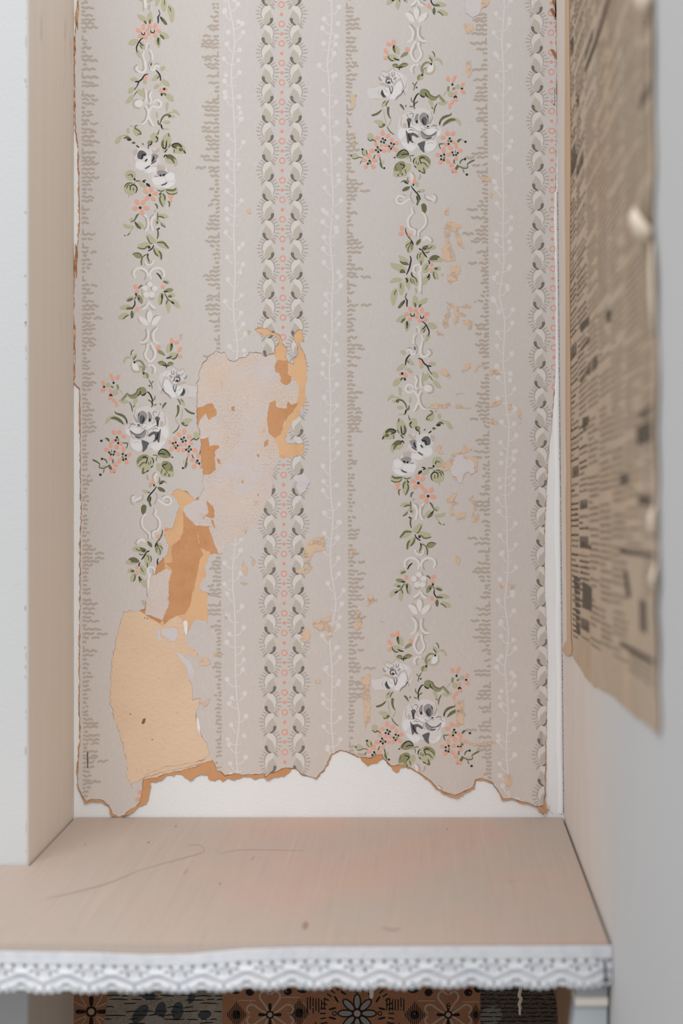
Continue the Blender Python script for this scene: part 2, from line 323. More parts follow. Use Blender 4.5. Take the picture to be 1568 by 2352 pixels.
# ---------------------------------------------------------------- the garland, traced once (ink, kind, points)
TILE = dict(T1=(800,80,9.8), T2=(940,80,9.8), T3=(800,230,9.8), T4=(940,230,9.8), T5=(880,370,9.8), T6=(880,510,9.8), T7=(880,650,9.8),
            T8=(880,790,9.8), S1=(870,930,8.711), S2=(870,1040,8.711), T9=(880,1160,9.8), U0=(880,1290,9.8), U1=(880,1410,9.8))
GARLAND = """
#rose_bouquet
@T1
o D 1015 175 45 65 10;o D 905 215 60 40 15;o S75 815,310 840,370 885,430;o D 835 530 48 42 0;o D 1325 335 55 48 45
g C 1020,240 1090,250 1145,330 1140,440 1090,440 1040,390 1000,320;d C 990,300 1015,245 1045,260 1055,420 1010,370;k D 1018 275 18 35 0
g C 880,470 960,440 1060,460 1110,520 1145,570 1060,590 980,590 910,540;d S35 885,470 915,540 975,590 1030,580;k S30 1020,520 1070,560 1150,575
m C 1170,520 1200,450 1270,395 1335,400 1330,450 1260,490
m C 980,690 1040,650 1110,670 1135,740 1060,745 1000,720;m C 1150,690 1240,630 1345,665 1290,720 1210,745 1160,740
k S26 1160,680 1160,745 1230,715;k S24 1075,740 1130,745 1150,800;d S18 1000,690 1060,670 1110,700;d S18 1180,690 1250,650 1330,668
u C 690,900 770,800 860,850 960,760 1060,830 1160,860 1280,920 1340,1050 1330,1250 1240,1330 1100,1430 1000,1480 850,1420 700,1450 520,1450 440,1350 440,1220 560,1170 680,1150 760,1060 700,1000
w C 790,1220 900,1210 930,1330 870,1400 800,1330;w C 1060,1150 1120,1060 1200,1100 1230,1230 1180,1320 1080,1400 1000,1450 940,1420 980,1330 1020,1250;w C 1060,860 1160,880 1230,960 1160,980 1080,940;p S14 470,1210 560,1180 690,1170;p S12 540,1440 640,1450 720,1420
p S18 800,1190 850,1280 900,1300;r S14 1000,1160 1050,1100 1080,1010;r S14 1240,1120 1230,1200 1180,1270;p S18 1080,870 1150,930 1180,990;r S16 760,900 800,950 830,960;r S14 880,1130 930,1180 920,1240;p S16 700,1230 660,1300 690,1380;r S16 900,860 930,910 900,960
p S30 700,960 730,870 780,810 850,850 930,810 990,755 1050,820;r S35 690,950 710,1010 760,1030;r C 830,970 870,930 930,960 940,1020 870,1010
R S30 930,990 860,1010 850,1070 900,1100 960,1080;k S45 890,1060 930,1090;R S22 960,980 970,1050 1010,1100;r S22 980,840 980,920 1000,940 1030,900 1035,840;r S40 1020,1015 1070,960
p C 690,1130 760,1080 860,1120 930,1170 900,1200 800,1160;R S22 930,1170 940,1260 960,1330 990,1250 990,1190 950,1150
p C 1080,1090 1120,1010 1190,1000 1230,1100 1250,1200 1290,1130 1320,1010 1310,1150 1270,1230 1220,1170 1180,1030 1120,1040
R C 770,1240 790,1330 850,1400 790,1420 740,1370 725,1300;k S30 760,1290 800,1380;r S40 1060,1480 1110,1400 1190,1340 1240,1250;R S30 1200,1320 1250,1240;r S16 1240,1250 1270,1370
@T2
d S25 500,380 550,420 570,515;d S30 440,515 490,570 505,620;g S40 430,470 510,520 530,620;g S55 560,570 640,550 700,590 735,680
w C 460,690 540,660 545,780 480,850 400,840 400,760;g S40 550,650 560,780 500,870 400,880 340,860;m S50 480,650 390,625 310,680 270,780 300,870 300,930
m S30 370,740 310,800 310,870;g S40 400,720 370,820 350,860;k D 490 665 24 26 0;k S40 270,885 295,940;m S60 245,900 200,960 205,1030;g D 260 970 50 50 0
d S22 180,1050 130,1130 110,1190 95,1260;d S20 65,1080 115,1140;k S28 145,1210 175,1175
k S32 225,1340 190,1335 140,1400 100,1500 100,1568;d S22 40,1410 45,1480 90,1530;d S25 195,1500 140,1540 100,1560
m D 320 1310 92 92 0;m S85 400,1270 440,1370 520,1420 600,1430;d S25 330,1225 420,1270 460,1350 540,1400 610,1400 670,1350;k S30 235,1350 290,1400 350,1400;k S25 370,1300 370,1360 430,1420
m C 670,1350 740,1420 795,1490 780,1540 720,1480 670,1430;m S35 420,1420 500,1465 590,1450 670,1350
o D 870 1000 40 60 -20;o S65 1050,930 1000,990 975,1080;k D 965 1125 24 30 0;g D 1090 1170 55 50 0;o D 1200 1125 42 50 30;k D 1180 1215 28 24 0;o D 1205 1285 62 45 35
m S55 890,1160 870,1220 880,1280;m S50 1030,1195 965,1240;g D 930 1340 65 65 0;o D 1035 1310 32 52 10;k S40 995,1430 1030,1390 1070,1420;o D 1050 1465 48 40 20;o D 965 1520 35 55 25;g S20 850,1270 790,1330 760,1390
@T4
o D 905 140 32 62 0;d S30 180,40 110,90 100,150 125,215;d S22 0,140 80,160;k S30 110,80 100,150
d S28 620,80 570,180 550,310;d S22 490,160 540,205;g C 420,20 520,30 530,150 480,130;g C 640,60 780,20 860,50 780,110 690,110
d C 950,290 930,350 820,400 740,450 690,530 685,580 665,540 680,460 740,380 830,340 900,330;k S28 690,480 675,570
g C 740,590 800,490 900,410 1000,390 1100,430 1160,510 1155,580 1110,540 1040,480 960,490 860,530;d C 745,590 790,500 870,440 960,415 1040,440 1020,465 930,480 850,530
u C -120,260 0,240 100,200 260,180 420,230 520,300 540,500 640,590 740,680 720,780 620,840 640,980 560,1130 440,1190 330,1150 160,1080 60,1180 -80,1130 -200,1000 -280,800 -260,600 -230,420
w C 540,660 640,620 720,680 700,770 610,820 640,700;w C 400,660 520,640 600,690 540,750 440,770 380,720;w C 360,960 480,920 590,990 560,1110 450,1160 370,1120;w C -200,640 -90,600 30,650 60,740 -20,720 -80,760 -200,900 -250,760;w C -180,960 -40,980 80,1010 150,1060 60,1140 -80,1110;w C 30,560 120,580 210,640 200,720 80,700;w C 480,300 530,330 520,480 470,520;p S14 -210,440 -150,300 -20,260 80,270;p S14 600,850 640,970 560,1120 450,1180;p S12 -240,860 -180,1000 -60,1120;p S16 380,1000 470,960 560,1000;p S12 640,640 720,690 690,780;r S14 430,560 500,480 520,380;w C 190,560 300,590 300,690 210,660;r S18 -70,300 -20,420 -30,560;p S24 -160,380 -190,520 -150,640;r S16 70,620 150,690 230,720;p S18 200,600 260,560 330,590;r S16 520,540 600,600 640,680;p S20 300,900 380,920 480,890;r S14 600,780 560,860 500,900;p S18 0,860 60,940 150,980;r S16 205,300 180,420 205,540;p S20 430,300 470,420 450,540;r S22 -10,330 40,300 90,330 60,420;r S18 -60,640 10,610 90,640;R S14 -20,690 40,670 110,700;p S26 90,430 60,520 120,590;r S14 250,860 210,780 235,720;p S16 560,640 620,650 680,700;r S16 330,600 400,640 470,640
r C 230,350 310,285 400,320 440,430 420,540 330,580 250,500 220,420;R C 270,440 330,380 390,430 370,570 320,560 280,500;k S34 300,430 300,500 340,550;k S22 400,330 420,410;p S40 480,260 510,380 480,500 430,540
r C 150,330 190,320 190,500 150,530 110,440;k D 165 490 22 40 0;p S30 240,610 300,680 360,650;k D 415 600 30 16 0;r S26 480,600 540,580 620,575
r C 245,720 280,700 330,750 400,800 470,800 550,760 610,700 600,780 520,820 500,870 400,890 310,870 260,810;R S24 270,700 360,790 470,810 560,760 610,710;R S40 370,880 430,870 490,850;p C 290,780 360,830 440,850 380,870 310,850
R C 190,985 350,930 330,1080 335,1185 250,1120 210,1040
@T3
R C 1310,440 1380,410 1420,450 1390,520 1380,620 1350,630 1330,520;k S30 1355,480 1355,600;R C 1290,680 1350,750 1460,740 1560,800 1568,850 1440,800 1430,900 1480,960 1400,900 1340,990 1310,850;k S38 1350,760 1370,850 1410,910
p C 1230,540 1290,520 1310,620 1250,640;r S40 1372,760 1462,760 1522,830 1552,850;R S50 1372,800 1392,900 1462,960
g C 740,120 800,20 860,10 840,90 770,170;d S26 910,10 860,80 840,150;d S20 830,20 770,90
d C 515,340 560,320 640,290 750,215 720,280 640,340 550,365;d C 870,170 920,165 915,260 925,350 960,430 910,390 870,300;g S22 800,200 805,350 850,520;g S26 960,440 930,530 890,580
d C 1150,110 1190,100 1240,160 1255,240 1220,200;d S22 1300,110 1280,165
g C 570,480 650,450 760,470 820,540 790,600 700,610 650,540;d C 680,590 750,600 760,550 800,535 835,565 770,615 710,625;d S24 870,590 910,680 980,750 1030,780
o D 768 740 46 65 -15;o D 655 850 60 42 0;o D 885 805 58 45 -35;o D 740 1015 35 45 15;o D 850 1020 50 38 0;k D 772 872 24 24 0;k D 830 905 24 24 0;k D 735 940 24 24 0;k D 800 960 24 24 0;m D 792 915 16 24 0
o D 972 905 40 55 0;o D 1080 970 48 40 -40;o D 1050 1110 60 48 40;o D 910 1130 42 50 20;k D 960 978 24 24 0;k D 1020 997 24 24 0;k D 918 1045 24 24 0;k D 958 1098 24 24 0;m D 990 1050 28 28 0
o D 615 990 48 45 45;o D 535 1145 62 45 -10;o D 795 1140 52 42 0;o D 675 1240 38 50 0;k D 655 1065 24 24 0;k D 620 1130 24 24 0;k D 728 1135 24 24 0;k D 670 1172 26 26 0;m D 680 1110 28 28 0
o D 465 1260 45 60 5;o D 355 1350 65 40 0;o D 590 1358 62 40 0;o D 390 1500 50 42 -30;o D 555 1495 55 50 45;k D 475 1372 26 26 0;k D 437 1435 26 26 0;m D 495 1410 28 34 0
g D 495 815 70 70 0;d S30 430,870 490,920 540,900 550,890 630,945;g C 310,1110 370,1100 410,1150 420,1260 370,1260 310,1200;d S28 400,1130 425,1240;d S20 310,1140 320,1210 370,1260;k D 315 1115 25 25 0
g C 50,1250 110,1195 200,1220 220,1280 160,1320 80,1300;d D 65 1255 24 24 0;d S20 80,1310 140,1325 200,1310 240,1290 340,1310;d S20 300,1360 260,1440;d S28 600,1230 570,1310 535,1350
d S30 700,1290 720,1370 740,1450;d C 700,1420 740,1400 770,1540 720,1500;g S30 780,1360 790,1440;k D 805 1535 24 24 0
m C 1070,1230 1150,1140 1250,1115 1330,1150 1370,1240 1300,1290 1190,1320 1080,1290;k S26 1095,1280 1130,1200 1220,1130 1300,1140 1360,1230;k S26 1190,1250 1270,1220 1360,1230;k S26 1015,1298 1065,1300;d S20 1370,1260 1480,1250;d S18 1370,1270 1400,1330 1395,1390;g S18 1370,1270 1300,1330;d S20 1120,1260 1200,1200 1290,1180
@T4
o D 850 755 48 55 -20;o D 975 760 60 45 -35;o D 755 845 60 42 0;o D 985 945 42 38 30;o D 820 1000 40 45 20;k D 905 868 26 26 0;k D 935 930 26 26 0;k D 880 990 26 26 0;m D 875 920 24 28 0
o D 920 1075 58 45 35;o D 1050 1030 40 70 0;o D 1145 1135 55 42 0;o D 890 1225 58 42 -20;o D 1050 1310 40 50 0;k D 965 1180 24 24 0;k D 1085 1195 24 24 0;k D 990 1240 24 24 0;k D 1048 1238 24 24 0;m S30 1035,1130 1030,1200
o D 765 1130 40 70 5;o D 640 1240 58 42 10;o D 700 1400 48 45 -30;o D 860 1375 58 42 45;o D 945 1465 55 45 -30;k D 780 1230 25 25 0;k D 712 1260 25 25 0;k D 712 1335 25 25 0;k D 770 1355 25 25 0;m D 785 1300 28 33 0
d C 1070,930 1110,880 1170,880 1130,930 1090,960;g S24 1170,890 1220,910;k D 1258 942 30 25 0;d S26 790,985 700,990 670,1000 680,1060 705,1110;d S34 1010,1340 1000,1390 1020,1430
d S30 1240,1330 1180,1350 1140,1400 1145,1440;k D 1250 1335 24 28 0;d C 1460,1345 1400,1360 1310,1420 1290,1460 1380,1410 1460,1370;d S26 1300,1450 1310,1520 1220,1540 1130,1500 1070,1450;g S22 1150,1470 1220,1500 1290,1480;d C 1070,1470 1110,1500 1070,1568 1010,1568
g C 80,1390 130,1300 230,1250 340,1240 440,1300 480,1400 440,1510 350,1568 230,1600 150,1530 100,1470;m C 250,1240 380,1260 460,1340 470,1420 400,1370 320,1340 230,1330 210,1290
k S24 220,1320 250,1400 265,1450;k S24 130,1300 90,1370 100,1430;k S22 105,1480 155,1530;d S30 260,1420 330,1420 420,1510;d S24 350,1340 420,1380 460,1450;d S24 210,1400 190,1470;k S28 220,1330 290,1290 350,1320;d S20 150,1370 160,1450
o D 985 1580 55 42 -20;o D 1040 1610 40 34 0;d S26 1060,1510 1010,1600 960,1640;k D 1290 1680 30 26 0;d S22 1200,1560 1230,1640
@T5
g C 230,330 240,200 270,90 370,10 470,20 500,60 600,60 620,130 600,210 530,260 520,330 430,350 330,360;m C 240,160 300,50 400,10 480,30 490,120 430,200 400,280 360,280 350,220 250,240;k S24 370,50 400,80 480,110 420,190;d S26 480,180 520,290;d D 335 320 20 32 0;d D 425 300 20 32 0;d S26 300,60 270,140 330,230
g C 830,60 1050,60 1040,130 950,170 940,280 850,260 780,200 720,120;k S24 785,210 850,250;d S40 900,150 930,270 860,250
#budding_sprig
d S22 550,360 550,430 580,490;d C 385,500 440,440 520,440 560,510 500,480 430,470;k S24 470,480 560,515;d C 430,680 440,630 520,580 600,580 560,650 480,680;o D 700 455 40 70 0;k D 676 535 20 28 0;g D 760 530 36 56 0
k S28 620,555 660,620 730,700 800,780 840,870;g C 760,690 830,640 940,640 900,700 820,705;d S22 760,700 830,690;d C 740,800 790,770 830,850 800,930 770,1000 740,980 760,900;k S24 750,800 770,900
d C 855,990 910,955 965,1000 975,1090 940,1170 880,1130 860,1060
#garland_scrollwork
W S60 600,280 650,350 660,500;W S50 590,280 640,350 650,500;s S36 640,250 700,320 710,400;s S40 830,300 830,360 790,430
W S46 480,850 420,800 340,800 295,870 330,950 420,960 520,900 600,850;s S22 440,840 360,830 330,870 360,920 430,915;s S24 430,750 520,790;s S30 640,690 610,800 650,900 690,960
s S30 930,740 940,830 1020,890 1110,900;s S30 1120,750 1190,770 1210,850 1190,930 1130,960;W S50 960,800 1050,840 1120,880 1150,810 1100,780
s S28 690,1030 680,1100 710,1160 640,1240 600,1340 610,1450 690,1530 760,1568;s S28 920,1170 980,1260 1000,1360 970,1470 880,1568;W S45 650,1050 640,1130 660,1180 570,1280 550,1380 570,1480 640,1560;W S40 860,1150 930,1220 960,1340 940,1440 860,1540
@T6
s S30 700,150 760,170 750,250 740,330;s S30 900,190 840,230 820,290 850,350;W S45 640,160 710,200 700,310;W S40 850,180 790,220 780,320;s S34 1010,330 1080,370 1110,430 1080,480;W S60 900,420 940,360 1020,370 1070,440
W S60 830,970 840,1080 800,1150 830,1250 830,1400 820,1568;W S40 830,970 760,960 690,1010 680,1100 720,1150;s S30 740,1010 720,1070 740,1130;s S32 840,1190 880,1280 870,1450 860,1568;s S34 720,1480 740,1568
#leafy_spray
o D 418 140 45 62 0;o D 402 265 65 42 0;o D 590 290 45 40 0;d S34 500,130 510,230 570,340 640,420;k S36 620,410 655,470 670,520
g C 500,520 540,430 620,440 680,520 650,640 570,700 510,620;d S24 590,480 520,530 510,580;d S28 600,520 560,600 560,690;m C 600,480 670,520 660,620 630,640 610,570;k S28 600,510 640,440 670,510;d C 740,520 750,440 840,380 830,460 780,510
k S32 800,600 860,630;k S34 860,620 920,720 980,800;g C 880,610 950,530 1060,500 1170,530 1180,590 1100,620 1000,640 920,650;d C 870,600 900,550 970,530 1010,530 990,600 930,640;k S20 890,600 960,610;d S24 980,600 1050,590 1110,540;d S24 930,680 990,690 1040,660
g C 760,720 830,670 910,720 920,830 860,970 800,900 760,810;d S26 780,710 760,780 770,850;d S24 860,690 820,750 820,820;d S28 850,860 850,980
g C 1030,830 1110,760 1220,760 1310,820 1340,880 1240,900 1120,900;d C 1030,830 1110,755 1210,750 1280,800 1230,810 1210,860 1150,860 1080,870;k S30 1010,860 1040,910 1030,950;o D 1088 960 34 36 0;o D 1085 1085 34 55 0
g D 1225 1045 75 48 0;d D 1185 1052 45 30 0;g C 1110,1110 1190,1110 1240,1200 1230,1290 1160,1270 1110,1180;d S34 1140,1120 1130,1200 1170,1290
g C 900,1140 870,1060 920,960 1000,920 1030,1000 1020,1100 940,1140;d S24 1000,970 960,1050 930,1080;g C 880,1400 890,1290 980,1180 1040,1160 1060,1240 1010,1310 940,1410;k S40 1040,1170 1020,1230 980,1260;d S28 1050,1240 1010,1310
k S34 600,760 625,840 610,930 590,1020 570,1080 520,1190;g C 335,750 450,780 540,840 570,900 490,900 390,850;d C 370,870 440,900 520,910 580,960 480,970 400,930;g C 155,920 300,940 420,970 500,1050 480,1110 330,1100 210,1030;d C 390,1080 450,1070 500,1140 430,1150 370,1140
g C 150,1370 190,1290 280,1250 400,1270 420,1300 330,1350 220,1360;g C 490,1260 560,1240 600,1380 590,1520 540,1480 490,1370;k S40 510,1260 540,1320 530,1370
g C 610,1190 680,1220 770,1340 770,1440 690,1410 620,1320;k S30 635,1130 640,1190 690,1250;d S28 610,1260 620,1330 650,1390;d S30 680,1230 740,1290 760,1370;d S20 650,1280 690,1350 700,1400
@T7
g C 350,30 400,-30 460,20 470,160 400,280 350,180;d S24 390,10 395,130;g C 170,330 190,200 290,110 325,230 290,360 240,510 190,470;d S26 300,160 260,220 255,280
d S24 530,225 500,300 500,360;k S34 500,340 535,400 530,470 535,540;d C 330,550 400,440 480,380 490,420 430,510 370,570;k S20 480,400 430,500
#coral_flower_pair
g C 655,470 670,340 700,270 770,340 780,450 720,540;d C 695,440 740,480 735,545 705,540;g C 790,490 830,400 920,345 1000,345 960,440 860,490;d C 790,540 810,490 860,480 840,530 800,555
o D 605 590 45 60 -25;o D 725 610 55 42 -35;o D 530 700 60 40 0;o D 600 805 50 45 -45;o D 745 760 48 42 35;k S24 618,675 620,730 660,750 695,730 697,680
o D 865 610 40 68 0;o D 975 695 65 42 -25;o D 780 680 45 25 20;o D 825 845 52 48 -45;o D 945 820 48 52 -30;k S24 830,730 845,785 870,795 905,770 905,735
g C 290,860 340,770 430,730 510,740 470,830 370,880;d C 395,900 420,830 490,790 490,830 430,890;g C 480,900 530,850 600,890 600,980 530,1090 490,1030;d C 510,890 550,860 560,980 520,1040;k S28 530,870 550,960
k S30 870,860 950,930 1000,1020 1030,1100 1010,1210;k S24 960,950 920,1010 865,1055;g C 990,910 1100,890 1180,940 1205,1010 1100,1040 1030,1000;g C 830,1090 860,990 930,960 960,1040 900,1120;d S26 950,1030 900,1120;g C 930,1300 950,1190 1010,1130 1050,1200 1000,1290 960,1320
#garland_scrollwork
s S38 720,110 750,180 730,250;s S36 860,20 860,150 870,260;W S45 820,10 810,200;s S26 770,1000 745,1050 760,1110;s S36 760,1170 710,1280 720,1390 760,1480 740,1568;s S30 880,1170 910,1220;s S34 920,1310 890,1430 880,1568
W S40 720,1140 680,1250 680,1370 710,1480 690,1568;W S40 860,1160 880,1260 860,1380 840,1568;W S30 740,980 790,1020 820,1130;s S26 530,1480 590,1460 640,1490;s S26 1010,1490 1070,1520 1090,1568
@T8
s S34 720,0 760,100 740,230;s S36 880,0 870,120 890,220 940,250;W S45 690,0 720,150 690,250;W S45 700,240 640,230 620,150 560,130 530,180;s S26 530,100 590,80 640,110;W S50 840,20 830,180 870,280 980,270 1030,200 1000,140;s S30 1020,110 1080,150 1090,230 1010,300
s S40 740,700 790,790 770,920 740,1000 790,1050 780,1140;s S36 910,640 870,750 880,880 920,950;W S45 700,720 750,820 720,940 760,1030;W S40 850,680 830,820 840,950 860,1000;W S50 680,1000 640,930 560,920 500,990 530,1080 620,1090 690,1040;s S34 590,900 660,920 680,960;s S50 545,980 560,1040
W D 1000 1000 95 85 0;s S36 1000,905 1090,930 1130,1000 1100,1090 990,1110;W S50 680,1060 760,1150 790,1280 720,1450 670,1530;W S45 850,1050 800,1150 800,1280 860,1420 950,1480;s S38 890,1080 840,1180 850,1300 900,1400 960,1440;s S40 800,1370 770,1460 690,1530
#berry_sprig
g C 390,170 440,140 500,180 480,250 420,220;k S34 605,235 540,310 510,380 500,480;g C 540,350 610,340 700,460 620,470 560,430;d S28 540,375 575,430;g C 300,600 330,510 420,450 490,460 450,550 360,600;g S24 515,500 490,590
g C 530,570 590,550 660,620 640,660 570,640;o D 385 675 34 40 0;o D 495 705 50 55 0;k D 425 667 30 30 0;k D 485 795 24 34 0;d S40 400,830 410,780 460,770;g C 215,940 240,830 330,770 400,780 380,870 300,940
k S32 780,325 860,350 920,440 990,500 1040,620;k S34 1000,490 1080,505;o C 800,370 870,380 890,440 830,480;g D 860 510 50 38 -30;g C 1020,440 1090,395 1190,440 1120,490
d S26 1040,610 1100,690;g C 1090,640 1140,620 1220,660 1240,760 1150,750 1110,700;d S20 1030,710 1110,820;g C 1110,820 1190,820 1260,900 1300,990 1220,980 1140,910;g C 880,840 870,760 940,680 1030,670 1020,760 940,830
g C 340,980 400,990 410,1080 380,1190 350,1100;g C 90,1300 110,1210 170,1150 240,1140 200,1220 130,1250;d S36 290,1310 310,1260 380,1260 450,1290 510,1380 530,1470;g S28 180,1200 300,1200 400,1240 440,1270;g D 250 1290 50 36 0;d D 320 1290 36 34 0;g D 385 1430 80 38 0;g S50 610,1190 600,1330;d S36 580,1380 570,1460 510,1500 500,1568
#small_rose_bouquet
@S1
d S30 540,100 530,160 500,200;g S20 390,195 500,180;d C 580,190 600,230 630,300 600,290;g C 610,330 690,260 760,320 750,420 680,460 620,430;d S30 650,340 620,380 630,430 660,460;k S28 660,340 610,390;m D 780 470 45 50 0;k S24 750,430 735,470 770,515 810,520;d S24 810,520 810,600
g C 400,270 480,310 545,420 545,540 490,670 430,600 370,520 350,400 370,310;d S28 400,270 390,350;d C 500,400 550,480 540,560 490,600 500,500;k S26 440,420 450,520 470,590 520,570;k S20 430,600 490,670;d S24 365,490 400,570
g C 60,680 80,570 160,470 260,470 340,530 310,620 270,680 150,680;d C 130,540 200,480 300,490 340,540 280,580 220,540 160,570;k S24 130,560 200,490 290,490 335,535 230,590;k S28 65,690 110,620;d D 160 610 45 35 0;d S22 290,590 300,680
g C 230,900 250,800 360,710 450,740 480,820 400,890 300,900 290,960;d C 250,830 300,750 380,705 460,730 440,790 370,810 300,900 290,860 310,790;k S26 430,750 470,720 505,770
g C 950,290 980,200 1050,150 1100,180 1100,260 1040,330;d S28 1010,115 1060,130 1060,180 980,230 950,290 1020,290;g D 1205 225 36 60 0;g S26 1100,140 1170,120;g C 1310,330 1390,330 1470,430 1460,490 1390,460 1350,390;g S24 1180,350 1250,310 1350,330;d C 1140,410 1190,350 1260,340 1300,390 1240,380 1200,430;k D 1190 405 45 20 0;d D 1100 470 36 24 0;d S26 900,510 930,480;k S26 990,570 1050,520
u C 570,880 620,700 560,600 700,570 800,590 900,560 1040,570 1120,640 1090,770 1060,860 1080,980 1000,1040 900,1060 800,1120 640,1120 640,960 590,900;p C 570,600 640,580 690,640 740,580 720,680 640,690
w C 760,740 850,770 830,860 900,900 860,990 780,930 770,860;w C 900,880 1020,850 1070,940 1000,1020 910,1020;w C 660,970 780,980 870,1040 800,1100 680,1090;p S14 600,860 640,950 740,960
r C 610,730 660,700 740,700 750,800 750,880 690,850 640,800;k S36 705,740 710,800 740,860;R S28 650,840 700,870 760,910;R C 850,700 900,640 980,630 1030,700 1020,790 960,800 930,740 880,740;k S40 855,690 880,720 920,720 940,790 970,795;k S30 830,800 880,855;p C 1030,590 1120,630 1090,740 1040,690;R S34 780,940 820,970 880,1010
@S2
u C 300,120 420,60 520,0 640,20 760,110 800,200 740,310 700,420 560,470 400,470 300,400 260,310 300,220;u C 700,0 900,20 890,140 780,130;p C 490,10 560,-20 640,0 620,80 490,80;w C 310,150 420,150 470,210 440,290 340,300 290,250;w C 480,250 620,230 740,250 690,380 580,380 500,340;w C 310,330 420,340 520,420 420,450 330,400;p S14 290,140 340,100 420,90;p S12 700,110 780,170 750,260;p S12 330,420 440,470 560,460
r C 430,130 530,80 640,100 620,190 560,210 480,180;k S40 480,160 530,200;k S46 550,190 590,190;p S16 430,40 410,110 450,140;r S24 620,210 700,205;R S34 440,330 480,370 560,395
g C 230,470 280,440 340,490 470,480 470,540 400,580 280,570 240,530;d S44 260,460 310,500 390,500 470,490;d S26 235,550 300,580 400,580 460,520;d S24 490,490 550,520 640,495;g C 470,690 480,590 560,540 610,610 600,740 530,850 480,780;k S30 560,550 600,600;d S36 530,570 490,640 490,720;d S34 560,600 590,700 530,850
o D 370 630 50 40 0;o D 370 710 30 40 0;d S30 430,725 395,770 405,850;k S30 860,285 920,310 880,340;k C 780,420 800,370 860,350 850,400 800,430;g C 850,440 900,370 960,300 1020,310 990,400 920,440;d S26 980,300 1080,310;k D 1090 270 20 28 0
g C 1060,200 1090,110 1190,75 1270,130 1270,220 1180,300 1110,260;d S24 1130,230 1150,170 1230,195;k S22 1130,230 1140,180;g D 1175 465 132 138 0;k S24 1070,560 1040,470 1080,400 1140,390 1180,430 1170,510;d S26 1180,390 1230,400 1250,470;d S30 1130,350 1240,360 1300,440;d S22 1120,440 1110,520;d S22 1100,340 1100,380;g S20 1210,600 1210,660
o D 765 480 40 60 0;o D 870 520 62 42 -40;o D 680 565 58 38 5;o D 725 675 58 40 -50;o D 845 665 58 40 50;k D 788 604 28 28 0
o D 925 755 42 58 -30;o D 1045 745 62 42 -55;o D 865 870 65 42 -15;o D 1080 878 65 42 5;o D 950 955 42 62 10;k D 982 866 28 28 0
#lily_leaf_sprig
d S34 690,780 650,820 640,890;g D 690 930 24 24 0;d S24 630,960 640,1132;g C 420,1060 500,990 610,1000 620,1050 540,1080;d S30 500,1085 560,1050 640,1050;d S36 1010,990 1050,1030 1090,1110;g D 1150 1110 55 40 0
@T9
g S26 600,40 560,120 440,200;d S30 545,150 520,200 435,250;g C 600,70 680,100 660,200 610,150;d D 625 140 25 30 0;k S32 570,265 620,300;d S36 650,280 615,330 610,430 635,520
d S26 1090,0 1130,80 1140,130;d S24 1150,90 1220,135;d C 990,290 1020,220 1130,130 1110,220 1060,270;k S26 1060,200 1130,130;g C 930,280 940,190 1030,120 1080,130 1020,220;g C 1150,230 1260,200 1380,170 1380,230 1270,280;g S26 1150,240 1230,330 1270,390;d S22 1235,380 1310,440;d D 1360 438 20 14 0
g C 650,580 700,500 800,420 880,430 850,540 760,620 690,610;d S30 860,460 830,540 790,610 740,630;g C 370,740 420,620 520,550 640,580 620,650 520,720;d S44 370,740 430,670 500,600 640,605;g C 770,620 880,590 1050,640 1060,700 980,740 880,720 800,670;d S30 780,690 860,690 910,740 1000,740 1080,715;k D 815 715 30 26 0;k S30 710,655 740,730 840,800
g C 520,960 530,850 600,750 690,720 720,760 680,860 610,920 560,990;d S44 600,790 550,870 540,1000;d S44 710,740 680,840 610,920;d S40 840,850 850,940 810,1050;k S26 840,850 845,920;d S24 860,880 910,890 960,940;m C 960,940 1010,850 1090,840 1190,860 1130,930 1060,965;d S26 970,940 1020,860 1100,840 1190,865;d S36 960,940 990,1020 985,1130;k S32 655,1300 590,1360 540,1450
#garland_scrollwork
@S2
s S28 720,1000 780,1060 790,1130;s S30 920,1030 880,1090 870,1132;W S40 680,1030 740,1100;W S40 900,1010 840,1080 820,1132
@T9
s S36 770,0 800,120 790,230 750,320;s S38 910,0 870,120 880,240 930,310;W S50 700,0 760,120 740,280 710,340;W S45 850,0 820,150 840,270 890,340;W S40 700,1000 750,1090 820,1120 890,1080 910,1010;s S30 750,1020 800,1080 860,1060;s S26 940,1010 910,1130
W S50 480,1400 490,1270 560,1200 660,1190 770,1250 800,1350 770,1450;s S34 560,1370 520,1310 590,1230;s S32 760,1190 830,1260 820,1400;W S55 850,1400 860,1290 940,1210 1040,1190 1140,1240 1160,1340 1120,1420;s S40 1010,1230 920,1270 890,1360 930,1470;s S38 1100,1190 1180,1240 1200,1320 1150,1420
@U0
W D 690 385 65 62 0;W D 800 290 62 60 0;W D 910 378 65 60 0;W D 760 515 65 60 0;W D 885 515 65 60 0;s S34 840,230 890,270 890,320;s S34 750,330 780,380 750,430;s S34 980,380 980,490 940,590;s S34 700,590 770,610 830,580
W S50 820,650 790,720 680,810;W S50 840,660 880,760 970,820;s S30 860,650 910,730 1030,790;s S26 820,740 770,810 690,840;W C 805,840 860,900 870,1010 820,1130 760,1030 755,910;s S36 840,830 890,900 890,1010 860,1080;W C 560,980 640,960 740,1040 770,1170 680,1170 610,1080;s S34 610,950 700,970 760,1060 770,1140;W C 1050,960 1040,1060 970,1140 860,1190 860,1090 920,1010;s S30 1060,980 1060,1060 980,1140
@U1
